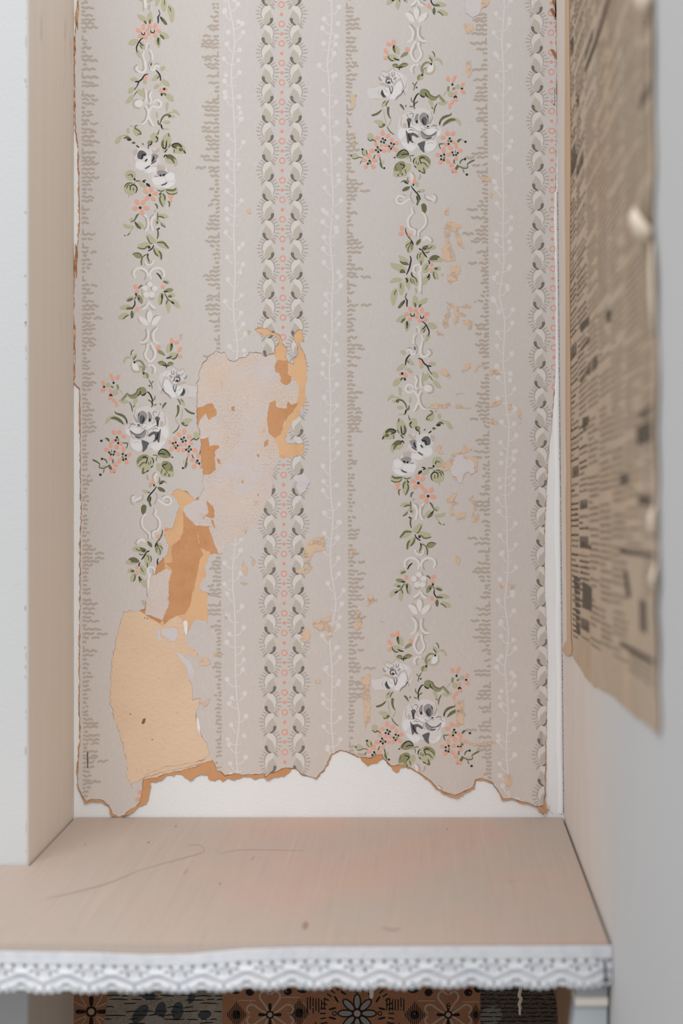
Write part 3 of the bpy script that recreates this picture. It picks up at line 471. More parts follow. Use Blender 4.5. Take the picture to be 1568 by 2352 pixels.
s S44 670,40 770,150 800,260 760,400;W S44 640,70 720,180 730,300 700,400 600,460;s S44 915,90 890,200 910,310 990,385;W S44 860,110 840,250 880,370 960,430 1040,430;s S26 870,430 940,470 1040,450;W S50 800,430 740,530 690,680 720,800 800,880 880,820 920,720 880,600 850,460;s S38 785,480 800,560 740,660 750,780 800,860;s S36 910,460 900,580 950,690 930,810 870,880;W S50 790,950 700,1020 710,1140;W S40 800,950 870,980;s S36 790,990 740,1060 770,1160;s S26 860,940 900,1020
#olive_leaf_sprig
@U0
g C 360,260 400,190 500,190 510,240 430,290;d S40 400,270 440,240 505,225;o D 515 345 46 46 0;m C 280,400 360,375 460,410 500,460 400,470 310,450;k S30 400,445 490,460;d S30 480,480 430,560 390,620 330,660;k S40 330,660 255,705;g C 230,530 290,480 380,500 390,570 290,560;d D 350 552 44 26 0;g C 140,790 170,670 300,610 350,650 270,740 190,780;g C 345,760 390,640 450,650 450,760 400,890 360,850;d S28 410,620 440,720;g C 500,500 570,480 620,600 610,730 570,720 520,620;d C 500,520 550,500 550,620 570,720 530,680;k S30 540,520 530,600
d S34 960,325 1010,325 1060,390;o D 1130 340 55 45 -20;o D 1100 450 52 45 20;k D 1115 510 22 32 0;m C 970,690 970,600 1030,530 1100,530 1070,640 1000,700;k S30 1070,570 1040,630;d S26 1110,550 1150,610;k S30 1150,620 1145,720 1215,820;g C 1160,570 1230,545 1350,610 1260,600;d C 1170,600 1250,590 1330,645 1260,655;g C 1210,760 1320,720 1440,750 1490,800 1370,830 1230,820;d S50 1200,795 1340,805;d C 1210,840 1245,920 1215,1015 1170,940;g S26 1150,850 1160,920;o D 1095 815 45 48 0;g C 1280,930 1350,890 1460,920 1530,1000 1460,1030 1360,990;d S28 1280,940 1350,970 1415,1035
"""
def parse_garland(text):
    groups = {}; cur = None; tl = None
    for line in text.strip().splitlines():
        line = line.strip()
        if line.startswith('#'): cur = line[1:]; groups.setdefault(cur, []); continue
        if line.startswith('@'): tl = TILE[line[1:]]; continue
        for it in line.split(';'):
            t = it.split(); c, kind = t[0], t[1]; x0, y0, k = tl
            if kind == 'D':
                cx, cy, rx, ry, rot = map(float, t[2:7]); p = ell(x0+cx/k, y0+cy/k, rx/k, ry/k, rot)
                groups[cur].append((c, p)); continue
            pts = [(x0 + float(a.split(',')[0])/k, y0 + float(a.split(',')[1])/k) for a in t[2:]]
            if kind == 'C': groups[cur].append((c, catmull(pts, True, 4)))
            else:
                for q in strip_quads(stroke(pts, float(kind[1:])/k, 0.8 if c in 'sWo' else 0.3)): groups[cur].append((c, q))
    return groups

# ---------------------------------------------------------------- the setting
ZT, ZB = ZO + 0.80, 0.0
XL = (170 - VX) * S                      # niche side of the white post
YC = -(D - D / 1.131)                    # front plane of the white post
YS = -(D - D / 1.343)                    # front plane of the shelf
ZS = (VY - 1876) * S + ZO                # shelf top
def struct(o): o['kind'] = 'structure'; return o
b = MB(); b.box((XL - 0.03, 0.0, ZB), (0.16, 0.04, ZT)); wall_back = struct(b.obj('wall_back', M['wall_white']))
wall_back['label'] = 'white painted board at the back of the niche behind the peeling wallpaper'
floor_m = nmat('brown_plank_floor', rgb(104, 96, 88), 0.6, [(rgb(80, 72, 66), (7, 60, 7), 4, 0.4, 0.7, 0.7)])
b = MB(); b.box((-3.0, -4.5, -0.05), (1.5, 0.3, 0.0)); floor = struct(b.obj('floor', floor_m))  # out of frame, added so that no world light comes from below
# post to the left: cool white front, tan painted niche side
b = MB()
x0, x1, y0, y1 = -0.75, XL, YC, 0.0
bv = 0.0012
b.add([(x0, y0, ZB), (x1-bv, y0, ZB), (x1-bv, y0, ZT), (x0, y0, ZT)], [(0, 1, 2, 3)], 0)
b.add([(x1-bv, y0, ZB), (x1, y0+bv, ZB), (x1, y0+bv, ZT), (x1-bv, y0, ZT)], [(0, 1, 2, 3)], 0)
b.add([(x1, y0+bv, ZB), (x1, y1, ZB), (x1, y1, ZT), (x1, y0+bv, ZT)], [(0, 1, 2, 3)], 1)
b.add([(x0, y0, ZT), (x1, y0, ZT), (x1, 0.04, ZT), (x0, 0.04, ZT)], [(0, 1, 2, 3)], 0)
b.add([(x0, y0, ZB), (x0, y0, ZT), (x0, 0.04, ZT), (x0, 0.04, ZB)], [(0, 1, 2, 3)], 0)
wall_left = struct(b.obj('wall_left', [M['column_white'], M['column_tan']]))
wall_left['label'] = 'white post left of the niche with a tan painted inner side'
# chips and brush ridges along the painted edge of the post
g = np.random.default_rng(5); b = MB()
for i in range(30):
    z = ZS + 0.01 + g.random() * 0.70; w = 0.0003 + 0.0008 * g.random() ** 2; hgt = 0.0006 + 0.005 * g.random() ** 2
    x = XL - bv - w; q = []
    for a in np.linspace(0, 2*np.pi, 7, endpoint=False): q.append((x + w * math.cos(a) * (0.7 + 0.5*g.random()), YC - 0.00005, z + hgt * math.sin(a) * (0.7 + 0.5*g.random())))
    b.add(q, [tuple(range(7))[::-1]] if False else [tuple(range(7))])
ch = b.obj('chipped_edge', M['chip'], wall_left)
# right wall
mw = nmat('right_wall_paint', rgb(218, 209, 202), 0.75, [(rgb(208, 197, 188), (26, 26, 7), 4, 0.45, 0.75, 0.5)], ((200, 200, 200), 3, 0.12, 0.0005))
nt = mw.node_tree; bs = nt.nodes['Principled BSDF']; prev = bs.inputs['Base Color'].links[0].from_socket
tc = nt.nodes.new('ShaderNodeTexCoord'); sp = nt.nodes.new('ShaderNodeSeparateXYZ'); nt.links.new(tc.outputs['Object'], sp.inputs[0])
mr = nt.nodes.new('ShaderNodeMapRange'); mr.inputs['From Min'].default_value = -0.13; mr.inputs['From Max'].default_value = -0.33; nt.links.new(sp.outputs['Y'], mr.inputs['Value'])
mx = nt.nodes.new('ShaderNodeMix'); mx.data_type = 'RGBA'; nt.links.new(mr.outputs[0], mx.inputs['Factor']); nt.links.new(prev, mx.inputs['A']); mx.inputs['B'].default_value = rgb(206, 207, 208)
nt.links.new(mx.outputs['Result'], bs.inputs['Base Color'])
b = MB(); yf = -0.54; th = 0.05
A = [(wall_x(ZB), 0.04, ZB), (wall_x(ZB), yf, ZB), (wall_x(ZB)+th, yf, ZB), (wall_x(ZB)+th, 0.04, ZB), (wall_x(ZT), 0.04, ZT), (wall_x(ZT), yf, ZT), (wall_x(ZT)+th, yf, ZT), (wall_x(ZT)+th, 0.04, ZT)]
b.add(A, [(0, 1, 5, 4), (1, 2, 6, 5), (2, 3, 7, 6), (4, 5, 6, 7), (3, 2, 1, 0)])
wall_right = struct(b.obj('wall_right', mw)); wall_right['label'] = 'painted right wall of the niche, beige deep inside and pale grey further out'
# corner: white caulk strip with a broken dark crack beside it
def zpx(py): return (VY - py) * S + ZO
b = MB(); pys = np.arange(440, 1880, 12.0)
for p0, p1 in zip(pys[:-1], pys[1:]):
    def xs(p): c = corner_px(p); return (c - 15 - 1.2 * math.sin(p / 37.0) - VX) * S, (c - 2.0 - VX) * S
    a0, a1 = xs(p0); c0, c1 = xs(p1)
    b.add([(a0, -0.0001, zpx(p0)), ((a0+a1)/2, -0.0008, zpx(p0)), (a1, -0.0013, zpx(p0)), (a1, -0.0001, zpx(p0)),
           (c0, -0.0001, zpx(p1)), ((c0+c1)/2, -0.0008, zpx(p1)), (c1, -0.0013, zpx(p1)), (c1, -0.0001, zpx(p1))],
          [(0, 4, 5, 1), (1, 5, 6, 2), (2, 6, 7, 3)])
caulk = struct(b.obj('trim_1', M['caulk'], None, True)); caulk['label'] = 'white caulk strip down the right-hand corner'
b = MB(); p = 400.0; g = np.random.default_rng(3)
while p < 1868:
    L = 1.2 + 4.0 * g.random() ** 1.5; w = (0.5 + 0.6 * g.random()) * S; x = (corner_px(p) - 1.2 + 0.6 * g.normal() * 0.5 - VX) * S
    b.add([(x-w/2, -0.0014, zpx(p)), (x+w/2, -0.0014, zpx(p)), (x+w/2, -0.0014, zpx(p+L)), (x-w/2, -0.0014, zpx(p+L))], [(3, 2, 1, 0)])
    p += L + 2.0 + 9.0 * g.random() ** 1.6
crk = b.obj('corner_crack', M['crack'], caulk, kind='stuff')

# ---------------------------------------------------------------- shelf board with an L-shaped plan
wood = nmat('pinkish_limed_wood', rgb(184, 168, 157), 0.68,
    [(rgb(194, 165, 151), (5, 4, 4), 3, 0.46, 0.60, 0.8), (rgb(180, 168, 157), (7, 4.0, 4), 4, 0.50, 0.62, 0.8), (rgb(172, 150, 138), (420, 9, 60), 3, 0.54, 0.75, 0.4),
     (rgb(202, 182, 170), (300, 7, 60), 3, 0.56, 0.75, 0.35), (rgb(140, 124, 114), (22, 40, 20), 5, 0.68, 0.78, 0.55), (rgb(96, 84, 78), (150, 150, 150), 4, 0.74, 0.77, 0.8)],
    ((500, 14, 60), 3, 0.25, 0.0004), spec=0.3)
edge_orange = nmat('bare_wood_patch', rgb(214, 162, 128), 0.6, [(rgb(196, 150, 122), (200, 8, 40), 3, 0.45, 0.7, 0.6)])
XR_S = wall_x(ZS) - 0.0016
plan = [(-0.72, YS), (XR_S, YS), (XR_S, -0.0008), (XL + 0.0012, -0.0008), (XL + 0.0012, YC - 0.0012), (-0.72, YC - 0.0012)]
bm = bmesh.new(); vb = [bm.verts.new((x, y, ZS - 0.020)) for x, y in plan]; f = bm.faces.new(vb)
ext = bmesh.ops.extrude_face_region(bm, geom=[f]); bmesh.ops.translate(bm, vec=(0, 0, 0.020), verts=[e for e in ext['geom'] if isinstance(e, bmesh.types.BMVert)])
bmesh.ops.recalc_face_normals(bm, faces=bm.faces)
bmesh.ops.bevel(bm, geom=[e for e in bm.edges if all(v.co.z > ZS - 0.001 for v in e.verts)], offset=0.0009, segments=2, affect='EDGES')
me = bpy.data.meshes.new('board'); bm.to_mesh(me); bm.free(); me.materials.append(wood)
shelf = empty('wall_shelf', (-0.1, YS / 2, ZS - 0.020), 'pinkish limed wooden shelf below the peeling floral wallpaper, trimmed with lace', 'shelf')
bo = bpy.data.objects.new('board', me); col.objects.link(bo); bo.parent = shelf; bo.matrix_parent_inverse = shelf.matrix_basis.inverted()
def on_shelf(px, py, h=0.00008):
    r = (py - VY) * S / (ZO - ZS); return ((px - VX) * S / r, -(D - D / r), ZS + h)
def shelf_mark(name, poly, mat, label=None):
    pl = [on_shelf(a, b_) for a, b_ in poly]; o = mesh_obj(name, pl, [tuple(range(len(pl)))[::-1]], mat, shelf)
    if label: o['label'] = label
    return o
scr = nmat('grey_scratch', rgb(168, 148, 137), 0.7); stn = nmat('soft_grey_stain', rgb(170, 146, 134), 0.7); knot = nmat('dark_knot', rgb(128, 106, 98), 0.7)
def stroke_faces(pts, w, taper=0.2):
    return strip_quads(stroke(pts, w, taper, 6))
for pts, w in [([(105, 2064), (170, 2050), (250, 2028), (320, 1999)], 4.5), ([(318, 2000), (380, 1982), (440, 1966), (466, 1957), (468, 1948), (455, 1941), (430, 1942)], 2.6),
               ([(500, 1962), (560, 1952), (700, 1954)], 1.6), ([(422, 2008), (428, 2000), (432, 1996)], 5), ([(576, 1976), (585, 1966)], 4), ([(876, 2130), (900, 2136), (920, 2132)], 7)]:
    b = MB(); n = 0
    qs = stroke_faces(pts, w * 0.75)
    b.v = [on_shelf(*qs[0][0]), on_shelf(*qs[0][3])]
    for q in qs:
        k = len(b.v); b.v += [on_shelf(*q[1]), on_shelf(*q[2])]; b.f.append((k-2, k, k+1, k-1)); b.m.append(0)
    so = b.obj('scratch', scr, shelf)
shelf_mark('knot', ell(701, 2126, 7, 10, 20), nmat('grey_knot', rgb(158, 134, 126), 0.7), 'small dark knot near the shelf front')
for i, (px, py, rx, ry) in enumerate([(505, 2030, 1.8, 2.6), (341, 1935, 2.6, 1.3), (195, 1940, 1.5, 1.2), (1027, 1905, 1.5, 1.3), (404, 1898, 1.0, 2.6)]): shelf_mark('speck', ell(px, py, rx, ry), knot)

# ---------------------------------------------------------------- peeling wallpaper: outlines traced on the back wall
left = [(180,-60),(180,0),(174,60),(170,115),(171,200),(172,280),(179,345),(180,420),(182,500),(178,560),(172,600),(168,700),(170,760),(172,838),(168,878),(182,893),(183,960),(184,1080),(185,1176),(183,1330),(181,1620),(183,1690)]
bot = [(180,1736),(176,1780),(179,1805),(189,1828),(197,1844),(210,1837),(235,1839),(251,1851),(255.6,1860),(257,1871),(276,1875),(292,1872),(308,1864),(320,1851),(338,1847),(343,1825),(347,1807),(346,1794),
 (357,1796),(370,1793),(384,1781),(400,1779.5),(414,1776),(437,1791),(453,1783),(474,1778),(483,1789),(494,1793),(503,1788),(513,1794.5),(522,1787.6),(538,1790),(556.6,1782),(570,1780),(584,1790),(605,1783),(614,1789),(632,1783),(651,1783),(662,1775),(671,1764.6),(680.5,1765),(694,1778),(710,1783),(729,1789),(736,1775),(745,1769),(754,1750),(763,1733.6),(779,1724),(795,1727),(811,1733.6),(825,1738),
 (845,1760),(866,1750),(881,1740),(896,1756),(908,1775.6),(924,1763),(943,1763),(966,1779.5),(986,1793),(999,1811),(1019,1823),(1047,1831),(1065,1821),(1088.5,1811),(1093.5,1793),(1108,1789.5),(1132,1799),(1145,1819),(1153,1836),(1175,1836),(1195,1842.5),(1211,1844),(1234,1852.5),(1241,1866),(1259,1862),(1253,1849)]
right = [(1249,1823),(1251.5,1764),(1256.5,1526),(1254,1456),(1249,1341),(1249,1226),(1251,1176),(1256.5,1063),(1266.5,963),(1271.5,898),(1276,788),(1276,688),(1274,588),(1271.5,500),(1275.5,400),(1276.5,300),(1276.5,200),(1275.5,0),(1275,-60)]
fbot = [(183,1736),(179,1780),(182,1805),(192,1826),(200,1838),(210,1833),(235,1835),(252,1848),(258,1860),(259,1868),(276,1873),(288,1868),(297,1859),(311,1852),(322,1841),(324.5,1825),(328,1798),
 (332,1780),(380,1760),(440,1752),(486,1738),(494,1756),(498,1770),(510,1772),(517.5,1779.5),(530,1777),(545,1775),(556.6,1778),(570,1777),(590,1776),(607,1776),(609.4,1784),(618.5,1775),(637,1770),(648,1763.5),(671,1762),(680.5,1764),(694,1776.5),(710,1781.5),(728,1786),(734,1774),(743,1768),(752,1749),(761,1732),(779,1722),(795,1724),(811,1731),(826,1736),
 (850,1740),(864,1733),(878,1731),(881,1739),(899,1757),(922,1757),(943,1762),(966,1775),(988,1790),(1001,1806),(1019,1817),(1046,1824),(1065,1815),(1086,1806),(1090,1790),(1108,1786),(1132,1797),(1146,1818),(1155,1832),(1175,1831),(1195,1838),(1211,1840),(1236,1850),(1247,1847)]
hole = [(283.6,1405),(300,1402),(320,1404),(331.5,1397),(338.4,1378.5),(343,1355.5),(345,1332.5),(354.4,1316.5),(361,1298),(382,1273),(389,1259),(379.7,1231.5),(382,1217.8),(395.8,1213),(402.7,1188),(412,1162.7),(407,1146.6),(393.5,1135),(407,1122.5),(432.5,1130.5),(446,1149),(460,1135),(469,1116.7),(464.6,1103),(465.6,1084),(462,1050),(461,1015.5),(458.7,992.5),(452,969.6),(450.7,946.6),(452,912),(454,878),(458.7,850),(468,832),(481.7,815.8),(497.8,806.6),
 (507,811),(516,810),(520.7,819),(530,828),(539,829.5),(555,820),(568,818),(571,811),(582.7,809),(599,811),(609,819),(612.6,815.8),(631,809),(631,797),(642.4,786),(640,779),(624,770),(603,772),(596.5,765),(585,760.7),(586,754),(610,754),(626,763),(640,767.5),(647,777),(650.4,793),(658.5,797),(658.5,809),(657,820),(664,832),(672,836),(676,822),(684,812),(683,795),(676,785),(674.5,765),(681.4,758),(696,758),(696,783.6),(688,786),(690.6,800),(700,816),(704,839),(702,859),(706.7,871),(700,887),(702,919),(693,940),(684,958),(677,965),(669,974),(663,988),(656,1003),(656,1019),(677,1019),(697.5,1016.7),(698.6,1040.8),(681,1047.6),(658.5,1050),(644.7,1052),(640,1061),(633,1068),(628.6,1080),(626,1100),(626.5,1114),(621,1144),(609,1153.5),(604.7,1169.5),(595.5,1188),(591,1201.7),(570,1215.5),(561,1231.5),(540,1238),(526.6,1245),(517,1259),(510.6,1275),(494.5,1270.6),(480.7,1275),(478,1286.6),(471.5,1298),(472.7,1323),(460,1337),(462,1355.5),(478,1362),(476,1385),(476,1410.6),(478,1433.6),(470,1424),(448.6,1422),
 (437,1440),(428,1458),(427,1478),(445,1490),(454,1503),(450,1514),(433,1500),(424,1496),(430,1520),(434,1545),(433,1558),(442,1571),(442,1600),(444,1608),(459.6,1604),(459,1616),(449,1636),(454,1667),(460,1686),(475,1705),(479,1720.6),(482,1730),(462,1752),(420,1764),(380,1772),(340,1783),(318,1794),(301,1800),(294,1785.6),(291,1747),(280,1701),(268,1667),(258.7,1638),(253,1608),(255,1562),(257,1514),(268,1466),(276,1428)]
KR = rough(left + bot + right, 1.5, 2.6, 1)
FC = rough([(x + 2.2, y) for x, y in left] + fbot + right, 0.7, 3.0, 2)
HO = rough(hole, 1.25, 2.0, 3)
on_face = Mask(FC, HO)
WPR = empty('wallpaper', BP(720, 1850, 0.0005), 'peeling floral striped wallpaper with torn bottom edge on the back wall', 'wallpaper')
flat_patch('paper_backing', KR, 0.00004, M['kraft'], WPR)['label'] = 'brown backing paper showing along the torn edges'
face = flat_patch('paper_face', FC, 0.00042, M['paper'], WPR, hole=HO, grid=20)
face['label'] = 'printed pinkish grey face of the wallpaper'
def c1(pts, o=(360, 740), k=4.3556): return [(o[0] + x/k, o[1] + y/k) for x, y in pts]
def c2(pts): return c1(pts, (320, 1080))
lin_poly = c1([(380,270),(640,250),(1120,280),(1500,330),(1560,900),(1500,1400),(1330,1568),(1130,1940),(990,2200),(620,2320),(420,1800),(360,900)])
flat_patch('torn_lining', rough(lin_poly, 1, 6, 5), 0.00010, M['lining'], WPR)['label'] = 'fuzzy pinkish lining bared by the long tear'
tan_r = c1([(1095,320),(1180,325),(1195,380),(1310,392),(1320,520),(1360,560),(1425,620),(1420,720),(1405,790),(1320,930),(1280,990),(1245,1120),(1172,1160),(1212,1250),(1232,1390),(1600,1390),(1600,0),(900,0),(900,150),(1100,250)])
flat_patch('pale_orange_layer', rough(tan_r, 1.3, 3, 6), 0.00014, M['tan_layer'], WPR)
tan_l = c2([(330,120),(560,280),(600,420),(450,370),(445,430),(500,500),(600,570),(590,640),(600,780),(700,815),(720,900),(740,1250),(740,1600),(200,1600),(230,1480),(320,1300),(290,1100),(230,840),(220,600)])
flat_patch('pale_orange_layer', rough(tan_l, 1.3, 3, 7), 0.00014, M['tan_layer'], WPR)
for i, pl in enumerate([
    c1([(1180,430),(1210,380),(1310,390),(1315,520),(1350,550),(1340,610),(1290,630),(1240,600),(1230,520),(1185,490)]),
    c1([(1120,880),(1130,800),(1190,780),(1195,850),(1300,865),(1310,790),(1345,830),(1420,800),(1370,890),(1320,930),(1280,990),(1250,1080),(1240,1120),(1180,1160),(1120,1110),(1100,960)]),
    c1([(395,860),(490,830),(550,810),(600,880),(590,930),(520,980),(490,910),(430,980),(410,1060),(380,1040)]),
    c1([(420,1180),(520,1150),(530,1240),(620,1230),(620,1260),(580,1290),(585,1480),(540,1520),(440,1530),(420,1350)]),
    c1([(1075,1200),(1110,1175),(1115,1220),(1080,1250)]), c1([(600,1370),(630,1370),(635,1420),(610,1410)]), c1([(1000,1330),(1030,1320),(1020,1355)]), c1([(740,850),(780,840),(780,890),(750,890)]),
    c2([(440,430),(480,470),(600,570),(590,650),(600,770),(640,840),(600,900),(590,1000),(560,1150),(520,1270),(510,1350),(460,1440),(400,1450),(340,1480),(250,1560),(235,1500),(260,1430),(300,1330),(290,1180),(310,1080),(330,1000),(270,930),(330,920),(320,760),(410,690),(440,620)]),
    c2([(670,300),(740,370),(755,470),(720,480),(650,460),(690,420)]), c2([(720,490),(740,500),(755,590),(730,560)]), c2([(1040,100),(1015,115),(1035,140)]), c2([(1180,230),(1195,250),(1185,265)]),
    c2([(1060,610),(1095,585),(1070,640),(1050,660)])]):
    o = flat_patch('brown_layer', rough(pl, 0.8, 2.6, 20 + i), 0.00018, M['kraft'], WPR, grid=30)
flat_patch('torn_lining', rough(c2([(95,1080),(270,980),(330,1010),(300,1080),(290,1180),(300,1330),(235,1500),(60,1440),(70,1250)]), 1.2, 3, 41), 0.00022, M['lining'], WPR)
flat_patch('torn_lining', rough(c2([(440,370),(550,310),(620,290),(650,330),(680,400),(640,480),(720,490),(740,560),(640,560),(590,560),(500,500),(445,430)]), 1.2, 3, 42), 0.00022, M['lining'], WPR)
pulp_poly = [(281,1396),(300,1399),(325,1404),(336,1414),(352,1424),(368,1432),(372,1440),(378,1434),(390,1424),(406,1414),(420,1425),(428,1440),(432,1470),(452,1500),(456,1516),(440,1512),(436,1545),(446,1570),(447,1604),(464,1600),(463,1620),(453,1640),(458,1667),(464,1686),(479,1703),(484,1722),(501,1733.6),(492,1744),(476,1748.5),(462,1755),(444,1761),(425.5,1766),(414,1770),(400,1772),(377,1776),(361,1785),(340.5,1787),(329,1790),(315,1798),(308,1801),(301,1804),(293,1790),(288,1747),(277,1701),(265,1667),(255,1638),(250,1608),(252,1562),(254,1514),(265,1466),(273,1428)]
pulp = flat_patch('bared_pulp_patch', rough(pulp_poly, 0.8, 2.6, 43), 0.00030, M['pulp'], WPR); pulp['label'] = 'large pale orange bared patch at lower left'
b = MB()
flat_patch('paper_scrap', rough([(372,1444),(392,1441),(408,1443),(407,1462),(400,1474),(390,1470),(371,1458)], 0.8, 2.6, 44), 0.00046, M['pale'], WPR)
flat_patch('paper_scrap', rough([(361,1445),(367,1446),(369,1460),(373,1470),(366,1474),(361,1462)], 0.5, 2.6, 45), 0.00046, M['pale'], WPR)
flat_patch('paper_scrap', rough([(421,1428),(428,1424),(432,1432),(431,1452),(427,1460),(423,1446)], 0.4, 2.6, 46), 0.00046, M['wall_white'], WPR)
flat_patch('paper_scrap', rough([(397,1490),(420,1505),(436,1518),(446,1540),(442,1560),(434,1552),(428,1530),(414,1512)], 0.6, 2.6, 47), 0.00046, M['pale'], WPR)
flat_patch('paper_scrap', rough([(452,1645),(456,1650),(460,1670),(458,1684),(453,1672)], 0.3, 2.6, 48), 0.00052, M['wall_white'], WPR)
flat_patch('pulp_stain', rough([(325,1660),(329,1651),(335,1648),(334,1656),(330,1663)], 0.4, 2, 49), 0.00033, nmat('brown_stain', rgb(140, 96, 52)), WPR)
for i, (x, y) in enumerate([(333,1419),(339,1421),(350,1698),(300,1640)]): flat_patch('speck', ell(x, y, 1.3, 1.3), 0.00034, M['crack'], WPR)

def torn_rim(name, poly, h0, h1, wlo, whi, mat, outward, seed, keep=None, closed=True):
    """sloping torn edge running from the sheet's border down to the layer below"""
    g = np.random.default_rng(seed); n = len(poly); t = np.roll(poly, -1, 0) - np.roll(poly, 1, 0); t /= (np.hypot(t[:, 0], t[:, 1])[:, None] + 1e-9)
    nn = np.c_[t[:, 1], -t[:, 0]]
    if inside(poly, poly + nn * 0.8).mean() > 0.5: nn = -nn          # nn points out of the polygon
    if not outward: nn = -nn
    w = g.random(n)
    for _ in range(3): w = (np.roll(w, 1) + w + np.roll(w, -1)) / 3
    w = (w - w.min()) / (np.ptp(w) + 1e-9); w = wlo + (whi - wlo) * w ** 1.8
    q = poly + nn * w[:, None]
    la = lift(poly[:, 0], poly[:, 1]); lb = lift(q[:, 0], q[:, 1])
    verts = [BP(a, c, h0 + e) for (a, c), e in zip(poly, la)] + [BP(a, c, h1 + e) for (a, c), e in zip(q, lb)]
    faces = []
    for i in range(n):
        j = (i + 1) % n
        if np.hypot(*(poly[j] - poly[i])) > 30: continue
        if keep is None or keep(*poly[i]): faces.append((i, j, n + j, n + i))
    return mesh_obj(name, verts, faces, mat, WPR)
torn_rim('torn_edge', HO, 0.00043, 0.00034, 0.15, 1.7, M['torn_shade'], False, 4, keep=lambda x, y: y < 840 or (x < 480 and 840 <= y < 1000) or y > 1560 or (x < 300))  # dark rim round the hole: torn fibres plus painted edge shadow
torn_rim('torn_edge', FC, 0.00043, 0.00006, 0.5, 4.0, M['torn'], True, 5, keep=lambda x, y: y > 1700 or x < 300)
torn_rim('torn_edge', rough(pulp_poly, 0.8, 2.6, 43), 0.00032, 0.0002, 0.3, 1.6, M['torn_shade'], True, 6, keep=lambda x, y: y > 1725)
# curled brown slivers on the left and upper right edges
for (y0, y1, x) in [(0,70,178),(85,130,171),(205,250,170),(560,640,175),(660,735,169),(745,800,171),(830,892,170)]:
    b = MB(); n = 14
    for i in range(n + 1):
        y = y0 + (y1-y0)*i/n; bow = math.sin(math.pi*(y-y0)/(y1-y0)); w = 1.5*math.sin(y/9.0)
        b.v += [BP(x - 3*bow + w, y, 0.0016), BP(x + 4*bow + w + 0.3, y, 0.0011)]
        if i: k = 2*i; b.f.append((k-2, k, k+1, k-1)); b.m.append(0)
    b.obj('curled_sliver', M['torn'], WPR)
for pl in [[(1272,-10),(1277,-10),(1277,40),(1281,42),(1276,20),(1270,5)],[(1265,22),(1272,20),(1279,34),(1281,48),(1277,44),(1270,32)],[(1279,52),(1282,60),(1281,80),(1278,70)],[(1266,114),(1274,116),(1281,126),(1282,142),(1277,134),(1270,122)],[(1280,180),(1282,200),(1281,220),(1279,210)]]:
    b = MB(); b.add([BP(x - 3, y, 0.0017) for x, y in pl], [tuple(range(len(pl)))]); b.obj('curled_sliver', M['torn'], WPR)

